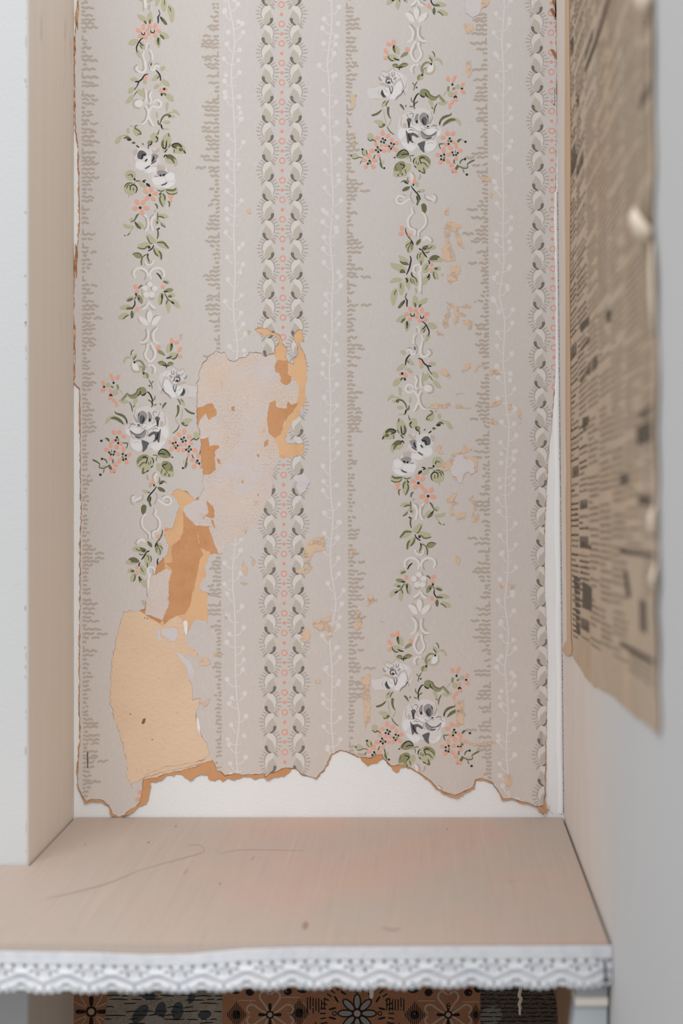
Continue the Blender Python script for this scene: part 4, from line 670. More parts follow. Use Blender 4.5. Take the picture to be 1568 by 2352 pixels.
# scuffed patches where the print is rubbed off
def c3(pts): return c1(pts, (960, 440), 6.533)
def c4(pts): return c1(pts, (960, 800), 5.6)
def c5(pts): return c1(pts, (680, 1180), 7.127)
def c6(pts, o): return c1(pts, o, 2.0)
SC = [c3([(430,440),(640,500),(640,540),(600,560),(640,720),(690,850),(640,850),(570,760),(540,600),(480,600),(460,720),(500,820),(560,960),(560,1040),(450,1050),(370,1030),(350,870),(410,790),(390,640),(400,500)]),
 c3([(490,1110),(640,1110),(640,1190),(600,1240),(590,1340),(520,1350),(500,1410),(450,1380),(430,1220),(490,1200)]), c3([(400,260),(460,230),(450,370),(400,350)]), c3([(1065,30),(1110,50),(1110,90),(1070,80)]),
 c3([(400,1650),(520,1680),(560,1720),(700,1710),(720,1660),(800,1720),(780,1760),(620,1740),(610,1800),(730,1850),(700,1880),(610,1860),(600,1960),(540,2000),(530,1930),(560,1860),(530,1760),(490,1720),(470,1800),(500,1850),(440,1920),(460,2030),(380,2050),(370,1960),(390,1860),(440,1820),(430,1730)]),
 c3([(680,1920),(820,1940),(800,2080),(750,2080),(740,1990),(690,1980)]), c3([(270,2080),(380,2130),(370,2170),(290,2160)]), c3([(820,1640),(870,1630),(870,1670),(830,1670)]), c3([(345,1220),(385,1230),(380,1260),(345,1250)]),
 c4([(270,300),(340,260),(420,350),(410,380),(330,360)]), c4([(550,290),(620,200),(680,180),(660,260),(590,310)]), c4([(720,300),(730,230),(810,200),(870,240),(820,235),(770,240),(740,300)]), c4([(910,270),(1000,280),(1070,340),(930,340)]),
 c4([(480,580),(540,560),(600,580),(500,600)]), c4([(110,760),(200,710),(300,720),(410,700),(430,750),(250,780)]), c4([(470,760),(510,710),(580,750),(680,770),(600,780)]), c4([(910,760),(950,700),(1070,660),(1060,720),(990,760)]), c4([(1150,710),(1210,710),(1220,780),(1160,780)]), c4([(1290,760),(1330,860),(1310,980),(1285,900)]), c4([(890,930),(960,900),(1030,970),(950,980)]),
 c4([(230,1280),(290,1230),(310,1250),(290,1300),(330,1370),(270,1340)]),
 c4([(290,1500),(420,1420),(440,1350),(560,1330),(600,1230),(640,1290),(740,1280),(700,1320),(590,1340),(600,1390),(760,1380),(770,1580),(680,1630),(640,1590),(590,1640),(570,1700),(510,1700),(440,1660),(400,1560),(300,1580)]),
 c4([(640,1930),(700,1890),(760,1990),(750,2100),(780,2150),(760,2230),(690,2240),(690,2130),(720,2050),(690,1990)]), c4([(400,2110),(420,2000),(350,1970),(440,1870),(500,1860),(470,1950),(520,1990),(450,2010),(440,2100),(480,2140),(420,2150)]),
 c5([(300,380),(460,370),(480,600),(300,620),(250,680),(230,760),(260,880),(190,980),(0,960),(10,900),(130,890),(180,850),(110,740),(110,620),(190,470)]), c5([(260,1790),(560,1650),(570,1720),(520,1780),(540,1830),(620,1860),(600,2000),(510,2080),(480,1990),(520,1900),(380,1920),(270,1840)]),
 c5([(100,1880),(200,1880),(230,1960),(200,2080),(100,2100),(60,2050),(110,1980)]), c5([(1170,1320),(1250,1330),(1350,1440),(1230,1420),(1170,1530)]), c5([(1010,1640),(1080,1650),(1070,1920),(920,1880),(930,1800),(1000,1760)]), c5([(850,600),(960,580),(970,660),(850,680)]), c5([(960,1060),(1040,1050),(1060,1100),(1010,1140),(960,1110)]),
 [(803,217),(815,217),(816,240),(812,255),(804,240)], [(806,307),(817,305),(817,334),(811,334)], [(1070,145),(1080,138),(1082,165),(1076,182),(1070,165)], [(1064,55),(1085,58),(1088,70),(1070,78)], [(1095,400),(1108,405),(1126,410),(1128,420),(1104,415)], [(1124,441),(1130,444),(1130,455),(1124,452)], [(1103,0),(1124,0),(1122,8),(1106,20),(1100,32),(1102,14)],
 [(831,1556),(849,1546),(851,1651),(839,1676),(834,1616)], [(1044,1611),(1064,1606),(1064,1661),(1049,1666)], [(820,1396),(834,1416),(819,1456)], [(845,1366),(868,1376),(845,1391)], [(1040,1700),(1100,1706),(1120,1702),(1140,1706),(1090,1714),(1050,1712)], [(1158,1782),(1172,1776),(1176,1795),(1166,1812),(1160,1800)],
 [(457,1511),(482,1512),(484,1526),(458,1529)], [(462,1613),(484,1602),(480,1614),(468,1625)], [(489,1499),(516,1501),(495,1510)], [(556,1284),(569,1303),(567,1322),(556,1312)], [(550,1336),(570,1338),(560,1346)], [(516,1415),(526,1404),(524,1414),(517,1424)], [(574,1275),(588,1286),(580,1302)], [(568,482),(575,480),(576,490),(570,491)], [(569,757),(576,760),(574,774),(568,770)], [(720,1562),(738,1560),(735,1570),(722,1570)],
 [(412,770),(420,765),(418,778),(412,780)], [(1050,1180),(1070,1176),(1068,1192),(1052,1196)], [(1045,1275),(1056,1280),(1054,1298),(1046,1290)], [(1170,1340),(1184,1342),(1180,1354),(1168,1350)], [(1145,1340),(1158,1346),(1150,1354)]]
for i, pl in enumerate(SC):
    flat_patch('scuffed_patch', rough(pl, 1.15, 1.6, 100 + i), 0.00066 + i * 1.1e-6, M['scuff'], WPR, grid=40)
flat_patch('pale_underprint_patch', rough(c4([(500,1370),(570,1360),(580,1420),(680,1430),(730,1510),(720,1600),(670,1610),(640,1580),(580,1610),(560,1720),(520,1730),(490,1660),(440,1640),(420,1550),(460,1450)]), 0.8, 2.4, 90), 0.00076, M['pale'], WPR)['label'] = 'pale lavender patch beside the small rose bouquet'
flat_patch('pale_underprint_patch', rough([(1069,-20),(1104,-20),(1104,20),(1098,36),(1085,42),(1069,30)], 0.8, 2.4, 91), 0.00076, M['pale'], WPR)
flat_patch('pale_underprint_patch', rough([(680,1092),(700,1088),(712,1105),(702,1125),(690,1136),(682,1120)], 0.8, 2.4, 92), 0.00076, M['pale'], WPR)

# ---------------------------------------------------------------- print: garlands
HB = 0.00045
G = parse_garland(GARLAND)
def warp(gr, ymap, xmap):
    return {k: [(c, np.c_[xmap(p[:, 0], p[:, 1]), ymap(p[:, 1])]) for c, p in v] for k, v in gr.items()}
def ipl(xs, ys):
    xs, ys = np.array(xs, float), np.array(ys, float)
    def f(y):
        r = np.interp(y, xs, ys)
        r = np.where(y < xs[0], ys[0] + (y - xs[0]), r); return np.where(y > xs[-1], ys[-1] + (y - xs[-1]), r)
    return f
copies = [(G, 'right'),
  (warp(G, lambda y: y + 1357.0, lambda x, y: x + 9 + 0.006*(y-100)), 'right'), (warp(G, lambda y: y - 1358.6, lambda x, y: x - 6.9), 'right')]
k1 = ipl([98, 279, 507, 608], [782.3, 963.7, 1199.5, 1302]); k2 = ipl([723, 1013, 1139, 1332, 1392, 1483], [72.5, 357, 477, 665.5, 730.5, 813.7])
copies += [(warp(G, k1, lambda x, y: (1298.5 + 0.014*(y-98)) - x), 'left'), (warp(G, k2, lambda x, y: np.interp(y, [723, 1013, 1483], [1298, 1304.3, 1307.7]) - x), 'left')]
for gr, side in copies:
    for nm, pr in gr.items():
        pr = [(c, p) for c, p in pr if p[:, 1].max() > -40 and p[:, 1].min() < 1880 and not (side == 'left' and 1690 < p[:, 1].mean() < 1803)]
        low = [q for q in pr if side == 'left' and q[1][:, 1].mean() > 1795]; pr = [q for q in pr if not (side == 'left' and q[1][:, 1].mean() > 1795)]
        for q in low: ink_obj('coral_petal' if q[0] == 'o' else 'leaf_print', [q], WPR, on_face, HB)
        ink_obj(nm, pr, WPR, on_face, HB)

# lace-like bud stripes
UA = dict(
  z=[[(270,510),(235,400),(250,280),(310,180),(400,140),(470,170),(440,265),(340,345),(300,420)]],
  l=[[(435,262),(480,340),(525,420),(520,500),(440,600),(390,640),(310,600),(300,480),(310,400),(370,330)]],
  q=[[(520,455),(528,520),(480,600),(400,645),(365,628),(440,560),(455,470)]])
UARC = [([(560,240),(540,170),(480,120),(420,108)], 24), ([(290,530),(232,430),(215,330),(245,230),(310,150),(400,112)], 24)]
URAY = [((185,95),(280,165)), ((140,165),(240,222)), ((90,262),(195,287)), ((75,355),(195,360)), ((95,470),(200,452)), ((130,560),(235,512)), ((180,620),(270,560)), ((215,720),(300,620))]
def unit(ax, cy, flipA, flipcol):
    """one bud; ax = x of the dotted axis, cy = y of the ring above it"""
    k = 11.2; out = []
    def tr(pts):
        p = np.array(pts, float)
        if flipA: p[:, 0] = 760 - p[:, 0]
        x = (p[:, 0] - 743) / k
        if flipcol: x = -x
        return np.c_[ax + x, cy + (p[:, 1] - 115) / k * 1.02]
    for c, L in UA.items():
        for pl in L: out.append((c, catmull(tr(pl), True, 3)))
    out.append(('l', np.array([])))
    out.pop()
    for pts, w in UARC:
        for q in strip_quads(stroke(tr(pts), w/k, 0.5)): out.append(('a', q))
    for a, c in URAY:
        for q in strip_quads(stroke(tr([a, c]), 28/k, 0.6, 2)): out.append(('a', q))
    dk = tr([(470,500),(478,560),(420,615)])
    for q in strip_quads(stroke(dk, 10/k, 0.3)): out.append(('r', q))
    return out
pr = []
for n in range(-2, 42):
    cy = 11 + 44.7*n + 0.0118*n*n; ax = 646.4 + 0.0045*cy
    for q in ring_quads(ax, cy, 6.2, 2.2): pr.append(('e', q))
    pr.append(('e', ell(ax, cy + 22.6, 3.7, 3.7)))
    pr += unit(ax, cy, n % 2 == 1, False) + unit(ax, cy, n % 2 == 1, True)
ink_obj('bud_stripe_print', pr, WPR, on_face, HB, label='stripe of grey buds and coral rings down the middle')
pr = []
for n in range(-2, 42):
    cy = 30.5 + 45.0*n + 0.011*n*n; ax = np.interp(cy, [0, 600, 1100, 1850], [1264.5, 1268.5, 1276, 1280])
    for q in ring_quads(ax, cy, 6.2, 2.2): pr.append(('e', q))
    pr.append(('e', ell(ax, cy + 22.6, 3.7, 3.7)))
    pr += unit(ax, cy, n % 2 == 0, False) + unit(ax, cy, n % 2 == 0, True)
ink_obj('bud_stripe_print', pr, WPR, on_face, HB, label='stripe of grey buds cut off by the right edge')

# fringe stripes: stacked wavy dashes hanging on a vertical line
def fringe(xa, xb, side, seed, dense=1.0):
    g = np.random.default_rng(seed); y = -30.0; out = []; env = 20.0
    while y < 1880:
        x = np.interp(y, [0, 1800], [xa, xb]); env = np.clip(env + g.normal(0, 8.0), 12, 34); L = env * (0.75 + 0.5*g.random())
        u = g.random()
        if u < 0.13: out.append(('b', ell(x + side*(4 + 4*g.random()), y, 5.2, 3.4))); y += 8.2 + g.random()*3; continue
        if u < 0.19:
            for q in strip_quads(stroke([(x+side*2, y-2), (x+side*3.2, y+5), (x+side*2.5, y+13)], 4.2, 0.4, 4)): out.append(('b', q))
            y += 10
        segs = [(0, L)]
        if u > 0.86: segs = [(0, L*0.45), (L*0.62, L*1.25)]
        if u > 0.965: segs = [(0, L*0.8), (L*0.95, L*1.7)]
        ph, am = g.random()*6.3, 0.9 + 0.9*g.random(); sl = g.normal(0, 0.05)
        for a, c in segs:
            n = max(4, int((c-a)/2.4)); t = np.linspace(a, c, n)
            pts = [(x + side*q, y + am*math.sin(q/2.3 + ph) + sl*q) for q in t]
            for q in strip_quads(stroke(pts, 5.1 + 1.2*g.random(), 0.85, 1)): out.append(('b', q))
        y += 8.2 + 2.4*g.random() + (6 if g.random() < 0.06 else 0)
    return out
for i, (xa, xb, sd) in enumerate([(187, 191, 1), (503, 510, -1), (793.5, 801, 1), (1118, 1129, -1)]):
    ink_obj('fringe_stripe_print', fringe(xa, xb, sd, 60 + i), WPR, on_face, HB)
# pale berry vines
def vine(xs, seed):
    g = np.random.default_rng(seed); ys = np.arange(-40, 1900, 16.0)
    x = np.interp(ys, [p[1] for p in xs], [p[0] for p in xs]) + 1.0*np.sin(ys/23.0 + seed)
    out = [('v', q) for q in strip_quads(stroke(list(zip(x, ys)), 3.0, 0.95, 4))]; y = -20.0; sd = 1
    while y < 1860:
        x0 = np.interp(y, ys, x); L = 13 + 6*g.random(); up = 9 + 9*g.random(); r = 5.2 + 1.0*g.random()
        out += [('v', q) for q in strip_quads(stroke([(x0, y), (x0 + sd*L*0.55, y - up*0.25), (x0 + sd*L, y - up)], 2.3, 0.8, 4))]
        out.append(('v', ell(x0 + sd*(L+1.5), y - up - r*0.6, r*0.95, r)))
        if g.random() < 0.5: out += [('v', q) for q in strip_quads(stroke([(x0, y), (x0 - sd*6, y - 1), (x0 - sd*10, y - 4)], 2.0, 0.6, 3))]
        if g.random() < 0.35: out.append(('v', ell(x0 - sd*(11+4*g.random()), y + 8*g.normal(), r*0.9, r*0.95)))
        sd = -sd if g.random() < 0.72 else sd; y += 17 + 15*g.random()
    return out
V1 = [(525,0),(535,60),(539,105),(533,160),(531,185),(537,260),(541,320),(537,390),(542,440),(536,520),(541,600),(536,700),(545,800),(540,900),(540,1240),(536,1300),(534,1350),(541,1430),(540,1540),(549,1650),(543,1720),(548,1800)]
V2 = [(762,0),(760,70),(752,150),(757,230),(758,330),(765,440),(759,550),(764,640),(762,760),(757,850),(759,960),(757,1080),(764,1180),(759,1260),(761,1320),(772,1390),(764,1435),(756,1470),(764,1560),(759,1650),(766,1710),(768,1750)]
V3 = [(1157,0),(1153,90),(1156,200),(1154,320),(1155,500),(1156,600),(1147,680),(1158,735),(1156,830),(1161,930),(1170,975),(1163,1050),(1160,1150),(1167,1280),(1159,1380),(1167,1450),(1160,1530),(1166,1640),(1162,1740),(1170,1830)]
for i, v in enumerate([V1, V2, V3]): ink_obj('berry_vine_print', vine(v, 80 + i), WPR, on_face, HB)

# ---------------------------------------------------------------- staples
def staple(p0, p1, r, mat, label, base=0.0009, rusty=True):
    (xa, ya), (xb, yb) = p0, p1; root = empty('staple', BP((xa+xb)/2, (ya+yb)/2, base), label, 'staple', 'wire staples')
    b = MB(); a, c = Vector(BP(xa, ya, base)), Vector(BP(xb, yb, base)); d = (c-a).normalized(); o = Vector((0, -r*1.1, 0)); i = Vector((0, 0.004, 0))
    b.tube([a + o, a + o + d*0.0004, c + o - d*0.0004, c + o], r, 8); b.obj('crown', mat, root, True)
    for q in (a, c):
        b = MB(); b.tube([q + o + Vector((0, -r*0.3, 0)), q + i], r*0.95, 8); b.obj('leg', M['rust'] if rusty else mat, root, True)
    return root
staple((1270, 204), (1271, 240), 0.00055, M['steel'], 'shiny steel staple in the wallpaper at upper right')
staple((202, 1727), (202.5, 1763), 0.0005, M['steel_dark'], 'dark tarnished staple at the lower left of the wallpaper', rusty=False)
staple((1240.5, 1678), (1242, 1712), 0.0005, M['steel'], 'grey staple at the lower right edge of the wallpaper', rusty=False)

# tuft of dust caught under the lower right tip of the paper
g = np.random.default_rng(12); b = MB()
for i in range(26):
    p = np.array([1251 + 5*g.normal(), 1858 + 4*g.normal(), 0.0012]); v = g.normal(0, 1, 3); pts = []
    for k in range(7):
        pts.append(BP(p[0], p[1], max(p[2], 0.0006))); v = v*0.6 + g.normal(0, 1, 3)*0.8; p = p + v*np.array([1.5, 1.1, 0.0004])
    b.tube(pts, 0.00010, 4)
dust = b.obj('dust_tuft', nmat('grey_brown_dust', rgb(120, 100, 86), 1.0)); tag(dust, 'grey brown tuft of dust at the lower right tip of the wallpaper', 'dust'); dust['kind'] = 'stuff'

# ---------------------------------------------------------------- lower wallpaper under the shelf
LI = dict(c=(172, 148, 130), K=(34, 28, 25), n=(120, 116, 110), y=(140, 134, 128), x=(70, 72, 74), T=(120, 82, 56))
LM = {k: nmat('lower_ink_' + n, rgb(*LI[k]), 0.9) for k, n in dict(c='cream', K='black', n='grey', y='pale_grey', x='slate', T='dark_tan').items()}
LL = dict(c=2, K=3, n=1, y=1, x=2, T=0)
brown_p = nmat('brown_patterned_paper', rgb(152, 106, 78), 0.9, [(rgb(132, 90, 64), (30, 30, 30), 4, 0.45, 0.7, 0.7), (rgb(186, 142, 108), (320, 320, 320), 2, 0.68, 0.74, 0.7)])
grey_p = nmat('grey_woven_paper', rgb(146, 136, 122), 0.9, [(rgb(112, 103, 92), (700, 700, 700), 2, 0.45, 0.6, 0.7), (rgb(160, 150, 136), (40, 40, 40), 4, 0.5, 0.7, 0.6)])
dark_p = nmat('dark_woven_paper', rgb(96, 86, 75), 0.9, [(rgb(64, 56, 50), (650, 650, 650), 2, 0.45, 0.6, 0.8)])
plain_p = nmat('plain_brown_board', rgb(140, 112, 92), 0.9, [(rgb(120, 94, 76), (20, 20, 6), 4, 0.4, 0.7, 0.6)])
Y1 = 2700
def sheet(name, poly, mat, label, prims, h=0.0003):
    root = empty(name, BP(np.mean([p[0] for p in poly]), Y1, h), label, 'wallpaper', 'old wallpaper strips under the shelf')
    flat_patch('paper_face', rough(poly, 0.4, 6, 7), h, mat, root, use_lift=False, grid=80)
    pl = np.array(poly)
    ink_obj('print', prims, root, Mask(pl), h + 0.00003, use_lift=False, mats=LM, layers=LL)
    return root
def sq(c, pts, w, tp=0.8, sub=4): return [(c, q) for q in strip_quads(stroke(pts, w, tp, sub))]
def clubs(cx, cy, s=1.0):
    o = [('K', q) for q in ring_quads(cx, cy, 9*s, 4*s)] + [('c', ell(cx, cy, 6*s, 6*s))]
    for a in range(4):
        th = a*math.pi/2; ux, uy = math.cos(th), math.sin(th)
        o += sq('K', [(cx+ux*11*s, cy+uy*11*s), (cx+ux*20*s, cy+uy*20*s), (cx+ux*30*s, cy+uy*30*s)], 8*s, 0.4)
        o.append(('K', ell(cx+ux*25*s, cy+uy*25*s, 6.5*s, 4.6*s, a*90)))
    return o
def hearts(cx, cy, s=1.0):
    o = []
    for a in (-90, 0, 90, 180):
        th = math.radians(a); c_, s_ = math.cos(th), math.sin(th)
        for m_ in (1, -1):
            pts = [(10, 4*m_), (26, 14*m_), (40, 24*m_), (52, 22*m_), (56, 12*m_), (48, 2*m_)]
            o += sq('c', [(cx + s*(x*c_ - y*s_), cy + s*(x*s_ + y*c_)) for x, y in pts], 5*s, 0.8)
    return o + clubs(cx, cy, 0.9*s)
def hatch_diamond(cx, cy, rx, ry):
    o = []
    for i in range(-5, 6):
        h = ry * (1 - abs(i)/6.0); x = cx + rx*i/6.0
        o += sq('K', [(x, cy-h), (x, cy+h)], rx/11.0, 0.9, 2)
    o.append(('K', ell(cx, cy, rx*0.42, ry*0.34)))
    return o
def star(cx, cy):
    o = []
    for a in range(8):
        th = math.radians(a*45); L = 36 if a % 2 == 0 else 44; px, py = cx + 27*math.cos(th), cy + 27*math.sin(th)
        o.append(('K', ell(px, py, 19, 9.5, a*45))); o.append(('y', ell(px, py, 15.5, 6.2, a*45)))
        o += [('K', q) for q in ring_quads(cx+52*math.cos(th), cy+52*math.sin(th), 4.5, 2.4, 12)] if a % 2 == 0 else []
        for dd in (-15, 15): o += sq('K', [(cx+50*math.cos(th+math.radians(dd)), cy+50*math.sin(th+math.radians(dd))), (cx+66*math.cos(th+math.radians(dd*0.5)), cy+66*math.sin(th+math.radians(dd*0.5)))], 5, 0.3)
    o += [('K', q) for q in ring_quads(cx, cy, 10, 4)]; o.append(('c', ell(cx, cy, 7, 7)))
    for a in range(40):
        th = 2*math.pi*a/40; o += sq('K', [(cx+72*math.cos(th), cy+72*math.sin(th)*0.9), (cx+86*math.cos(th), cy+86*math.sin(th)*0.9)], 3.2, 0.8, 2)
    return o
LL2 = dict(LL); LL['y'] = 4; LL['c'] = 5
pa = []
for k in range(3):
    cy = 2323 + 130*k
    pa += clubs(210, cy, 1.15)
    for m_ in (1, -1):
        for v_ in (1, -1): pa += sq('c', [(210+m_*10, cy+v_*12), (210+m_*24, cy+v_*34), (210+m_*28, cy+v_*58)], 3) + sq('c', [(210+m_*12, cy+v_*10), (210+m_*30, cy+v_*18), (210+m_*40, cy+v_*24)], 3)
pa += sq('K', [(161, 2180), (161, Y1)], 6, 1, 30)
sheet('patterned_wallpaper', [(158, 2160), (250, 2160), (246, 2300), (238, 2360), (236, Y1), (158, Y1)], brown_p, 'narrow brown strip with black crosses beside the post under the shelf', pa, 0.0006)
pb = []; g = np.random.default_rng(2)
for y in np.arange(2170, Y1, 9.0):
    x = 240.0
    while x < 500:
        L = 10 + 40*g.random()
        if g.random() < 0.6: pb += sq('K', [(x, y+g.normal()), (x+L/2, y-1+g.normal()), (x+L, y+g.normal())], 2.6, 0.5, 3)
        x += L + 8*g.random()
for k in range(3):
    for (x, y, rx, ry, rot) in [(338,2284,20,11,20),(322,2328,26,13,-50),(368,2324,24,13,-75),(408,2322,13,22,8),(440,2290,8,16,20),(470,2330,16,10,-10)]:
        pb.append(('x', ell(x, y+120*k, rx, ry, rot))); pb += sq('n', [(x-rx*0.6*math.cos(math.radians(rot)), y+120*k-rx*0.6*math.sin(math.radians(rot))), (x+rx*0.7*math.cos(math.radians(rot)), y+120*k+rx*0.7*math.sin(math.radians(rot)))], 2)
    pb += sq('n', [(330, 2310+120*k), (380, 2290+120*k), (430, 2282+120*k), (480, 2284+120*k)], 3.5)
    for i in range(9): pb.append(('y', ell(355+14*math.cos(i*0.7), 2347+120*k+9*math.sin(i*0.7), 9, 7)))
sheet('patterned_wallpaper', [(236, 2160), (516, 2160), (514, Y1), (236, Y1)], grey_p, 'grey woven strip with slate leaves under the shelf', pb, 0.0003)
pc = []
for k in range(3):
    cy = 2330 + 140*k
    pc += hearts(620, cy, 0.95) + hearts(1029, cy, 0.95) + hatch_diamond(543, cy, 24, 30) + hatch_diamond(687, cy-4, 24, 32) + hatch_diamond(952, cy, 26, 30) + hatch_diamond(1092, cy, 14, 26) + star(820, cy-3)
    for x, y in [(540,2274),(574,2278),(661,2277),(695,2272),(948,2272),(984,2279),(1075,2279),(1098,2271)]:
        pc.append(('K', ell(x, y+140*k, 13 if x in (540,695,948) else 9.5, 8.5)))
        pc += sq('T', [(x-10, y-2+140*k), (x+10, y-2+140*k)], 2.4, 1, 2)
    for x0, x1, y in [(548,588,2297),(646,690,2290),(958,1000,2298),(1064,1100,2300)]: pc += sq('c', [(x0, y+140*k), (x1, y+140*k)], 2.4, 0.8, 3)
    g = np.random.default_rng(40+k)
    for xa, xb, yo in [(706, 748, -22), (712, 752, 34), (888, 930, -22), (884, 924, 34), (556, 586, 40), (646, 668, 44)]:
        for x in np.arange(xa, xb, 6.5): pc += sq('K', [(x, cy + yo - 12 - 8*g.random()), (x, cy + yo + 10 + 10*g.random())], 2.8, 0.9, 2)
    for _ in range(60): pc.append(('c', ell(520+575*g.random(), cy-70+140*g.random(), 1.6, 1.6, 0, 6)))
sheet('patterned_wallpaper', [(511, 2160), (1100, 2160), (1103, 2300), (1106, Y1), (511, Y1)], brown_p, 'wide brown strip with grey star flower and clover hearts under the shelf', pc, 0.0006)
pd = []; g = np.random.default_rng(9)
for y in np.arange(2165, Y1, 10.0):
    x = 1098.0
    while x < 1300:
        L = 12 + 26*g.random(); pd += sq('K', [(x, y+0.8*g.normal()), (x+L/2, y+0.8*g.normal()), (x+L, y+0.8*g.normal())], 2.6, 0.6, 3); x += L + 3
for k in range(3):
    pd.append(('n', ell(1128, 2332+120*k, 26, 22, -20))); pd.append(('x', ell(1140, 2370+120*k, 20, 14, -30)))
sheet('patterned_wallpaper', [(1098, 2160), (1262, 2160), (1270, 2275), (1292, 2360), (1310, 2430), (1310, Y1), (1098, Y1)], dark_p, 'dark ribbed woven strip near the white bracket under the shelf', pd, 0.0003)
b = MB(); X0, X1 = (1240 - VX)*S, wall_x(ZB + 0.3) - 0.0005
b.add([(X0, -0.00015, ZB), (X1, -0.00015, ZB), (X1, -0.00015, ZS - 0.021), (X0, -0.00015, ZS - 0.021)], [(0, 1, 2, 3)])
bd = b.obj('brown_board', plain_p, wall_back)
# paint drips on the lower paper
drip_m = nmat('dried_cream_paint', rgb(226, 214, 200), 0.5)
def drip(name, pts, w, label):
    b = MB(); prof = stroke(pts, w, 0.5, 5); n = len(prof)//2
    for i in range(n-1):
        A_, B_, C_, E_ = prof[i], prof[i+1], prof[2*n-2-i], prof[2*n-1-i]
        m0, m1 = (A_+E_)/2, (B_+C_)/2
        b.add([BP(*A_, 0.0007), BP(*B_, 0.0007), BP(*m1, 0.0016), BP(*m0, 0.0016), BP(*C_, 0.0007), BP(*E_, 0.0007)], [(0, 3, 2, 1), (3, 5, 4, 2)])
    o = b.obj(name, drip_m, None, True); return tag(o, label, 'paint drip', 'dried paint drips under the shelf')
drip('paint_drip', [(853, 2240), (853.5, 2265), (853, 2284), (853, 2293)], 11, 'short rounded cream paint drip on the star flower strip')
drip('paint_drip', [(1194, 2240), (1195, 2270), (1192, 2285), (1196, 2294), (1192, 2306), (1194, 2314), (1193, 2322), (1194, 2331)], 8, 'long broken cream paint drip on the dark ribbed strip')

# ---------------------------------------------------------------- lace trim along the shelf front
lace_m = nmat('white_cotton_lace', rgb(216, 218, 222), 0.9, [(rgb(198, 202, 210), (160, 160, 160), 3, 0.45, 0.65, 0.6)], ((900, 900, 900), 2, 0.5, 0.0006))
R = 1.343
topx = ([-1800, 0, 200, 330, 430, 560, 700, 900, 1408], [2182, 2182, 2185, 2190, 2189, 2177, 2173, 2172, 2169])
botx = ([-1800, 0, 250, 430, 560, 800, 1100, 1408], [2266, 2266, 2270, 2266, 2262, 2259, 2258, 2258])
us = np.arange(-1700, 1407, 2.6); nv = 40; verts = []; keep = []
def lace_h(u, v):
    ph = ((u - 52) / 103.0) % 1.0; a = abs(ph - 0.5) * 2                # 0 at scallop centre, 1 at junction
    t = 0.30*math.sin(u*0.9) * (v > 0.34) + 0.25*math.sin(v*60)
    arc = math.exp(-((v - (0.50 + 0.20*(1-a)**1.5)) / 0.06)**2) + math.exp(-((v - (0.68 + 0.2*(1-a*a))) / 0.05)**2)
    band = math.exp(-((v - 0.42 - 0.06*math.cos(2*math.pi*ph)) / 0.05)**2)
    return 0.00035*t + 0.0011*arc + 0.0007*band + (0.0004 if v < 0.3 else 0)
def lace_keep(u, v):
    ph = ((u - 52) / 103.0) % 1.0; a = abs(ph - 0.5) * 2
    edge = 0.885 + 0.085*(1 - a**2.2) + 0.022*math.cos(2*math.pi*u/17.2)
    if v > edge: return False
    d = ((u + 6) % 25.75) - 12.9
    if (d/4.0)**2 + ((v - 0.345)/0.045)**2 < 1: return False
    for c, vv, w in ((0.22, 0.45, 5.0), (0.78, 0.45, 5.0), (0.36, 0.53, 4.0), (0.64, 0.53, 4.0), (0.06, 0.77, 4.6), (0.94, 0.77, 4.6)):
        if ((ph - c)*103/w)**2*1.6 + ((v - vv)/0.036)**2 < 1: return False
    if v > 0.5:
        for c in (0.3, 0.5, 0.7):
            if ((ph - c)*103/3.0)**2 + ((v - 0.84)/0.03)**2 < 1: return False
    return True
nu = len(us)
for u in us:
    t0, t1 = np.interp(u, *topx), np.interp(u, *botx) + 14
    for j in range(nv + 1):
        v = j / nv; py = t0 + (t1 - t0) * v
        h = 0.0016 + lace_h(u, v) + 0.0009*math.sin(u/61.0)*v
        x, y, z = at(u, py, R); verts.append((x, y - h, z))
faces = []
for i in range(nu - 1):
    for j in range(nv):
        if lace_keep((us[i] + us[i+1]) / 2, (j + 0.5) / nv): faces.append((i*(nv+1)+j, i*(nv+1)+j+1, (i+1)*(nv+1)+j+1, (i+1)*(nv+1)+j))
lace = mesh_obj('lace_trim', verts, faces, lace_m, None, smooth=True); tag(lace, 'white scalloped cotton lace edging along the shelf front', 'lace')
sd = lace.modifiers.new('thick', 'SOLIDIFY'); sd.thickness = 0.0008; sd.offset = -1
# staple through the lace
def at_h(px, py, h): x, y, z = at(px, py, R); return Vector((x, y - h, z))
root = empty('staple', at_h(1387, 2224, 0.003), 'dark staple through the right end of the lace', 'staple', 'wire staples')
b = MB(); b.tube([at_h(1385, 2203, 0.0044), at_h(1385.6, 2206, 0.0048), at_h(1388.5, 2245, 0.0048), at_h(1389, 2248, 0.0044)], 0.0008, 8); b.obj('crown', M['steel_dark'], root, True)
for q in ((1385, 2203), (1389, 2248)):
    b = MB(); b.tube([at_h(*q, 0.0050), at_h(*q, -0.003)], 0.0008, 8); b.obj('leg', M['steel_dark'], root, True)

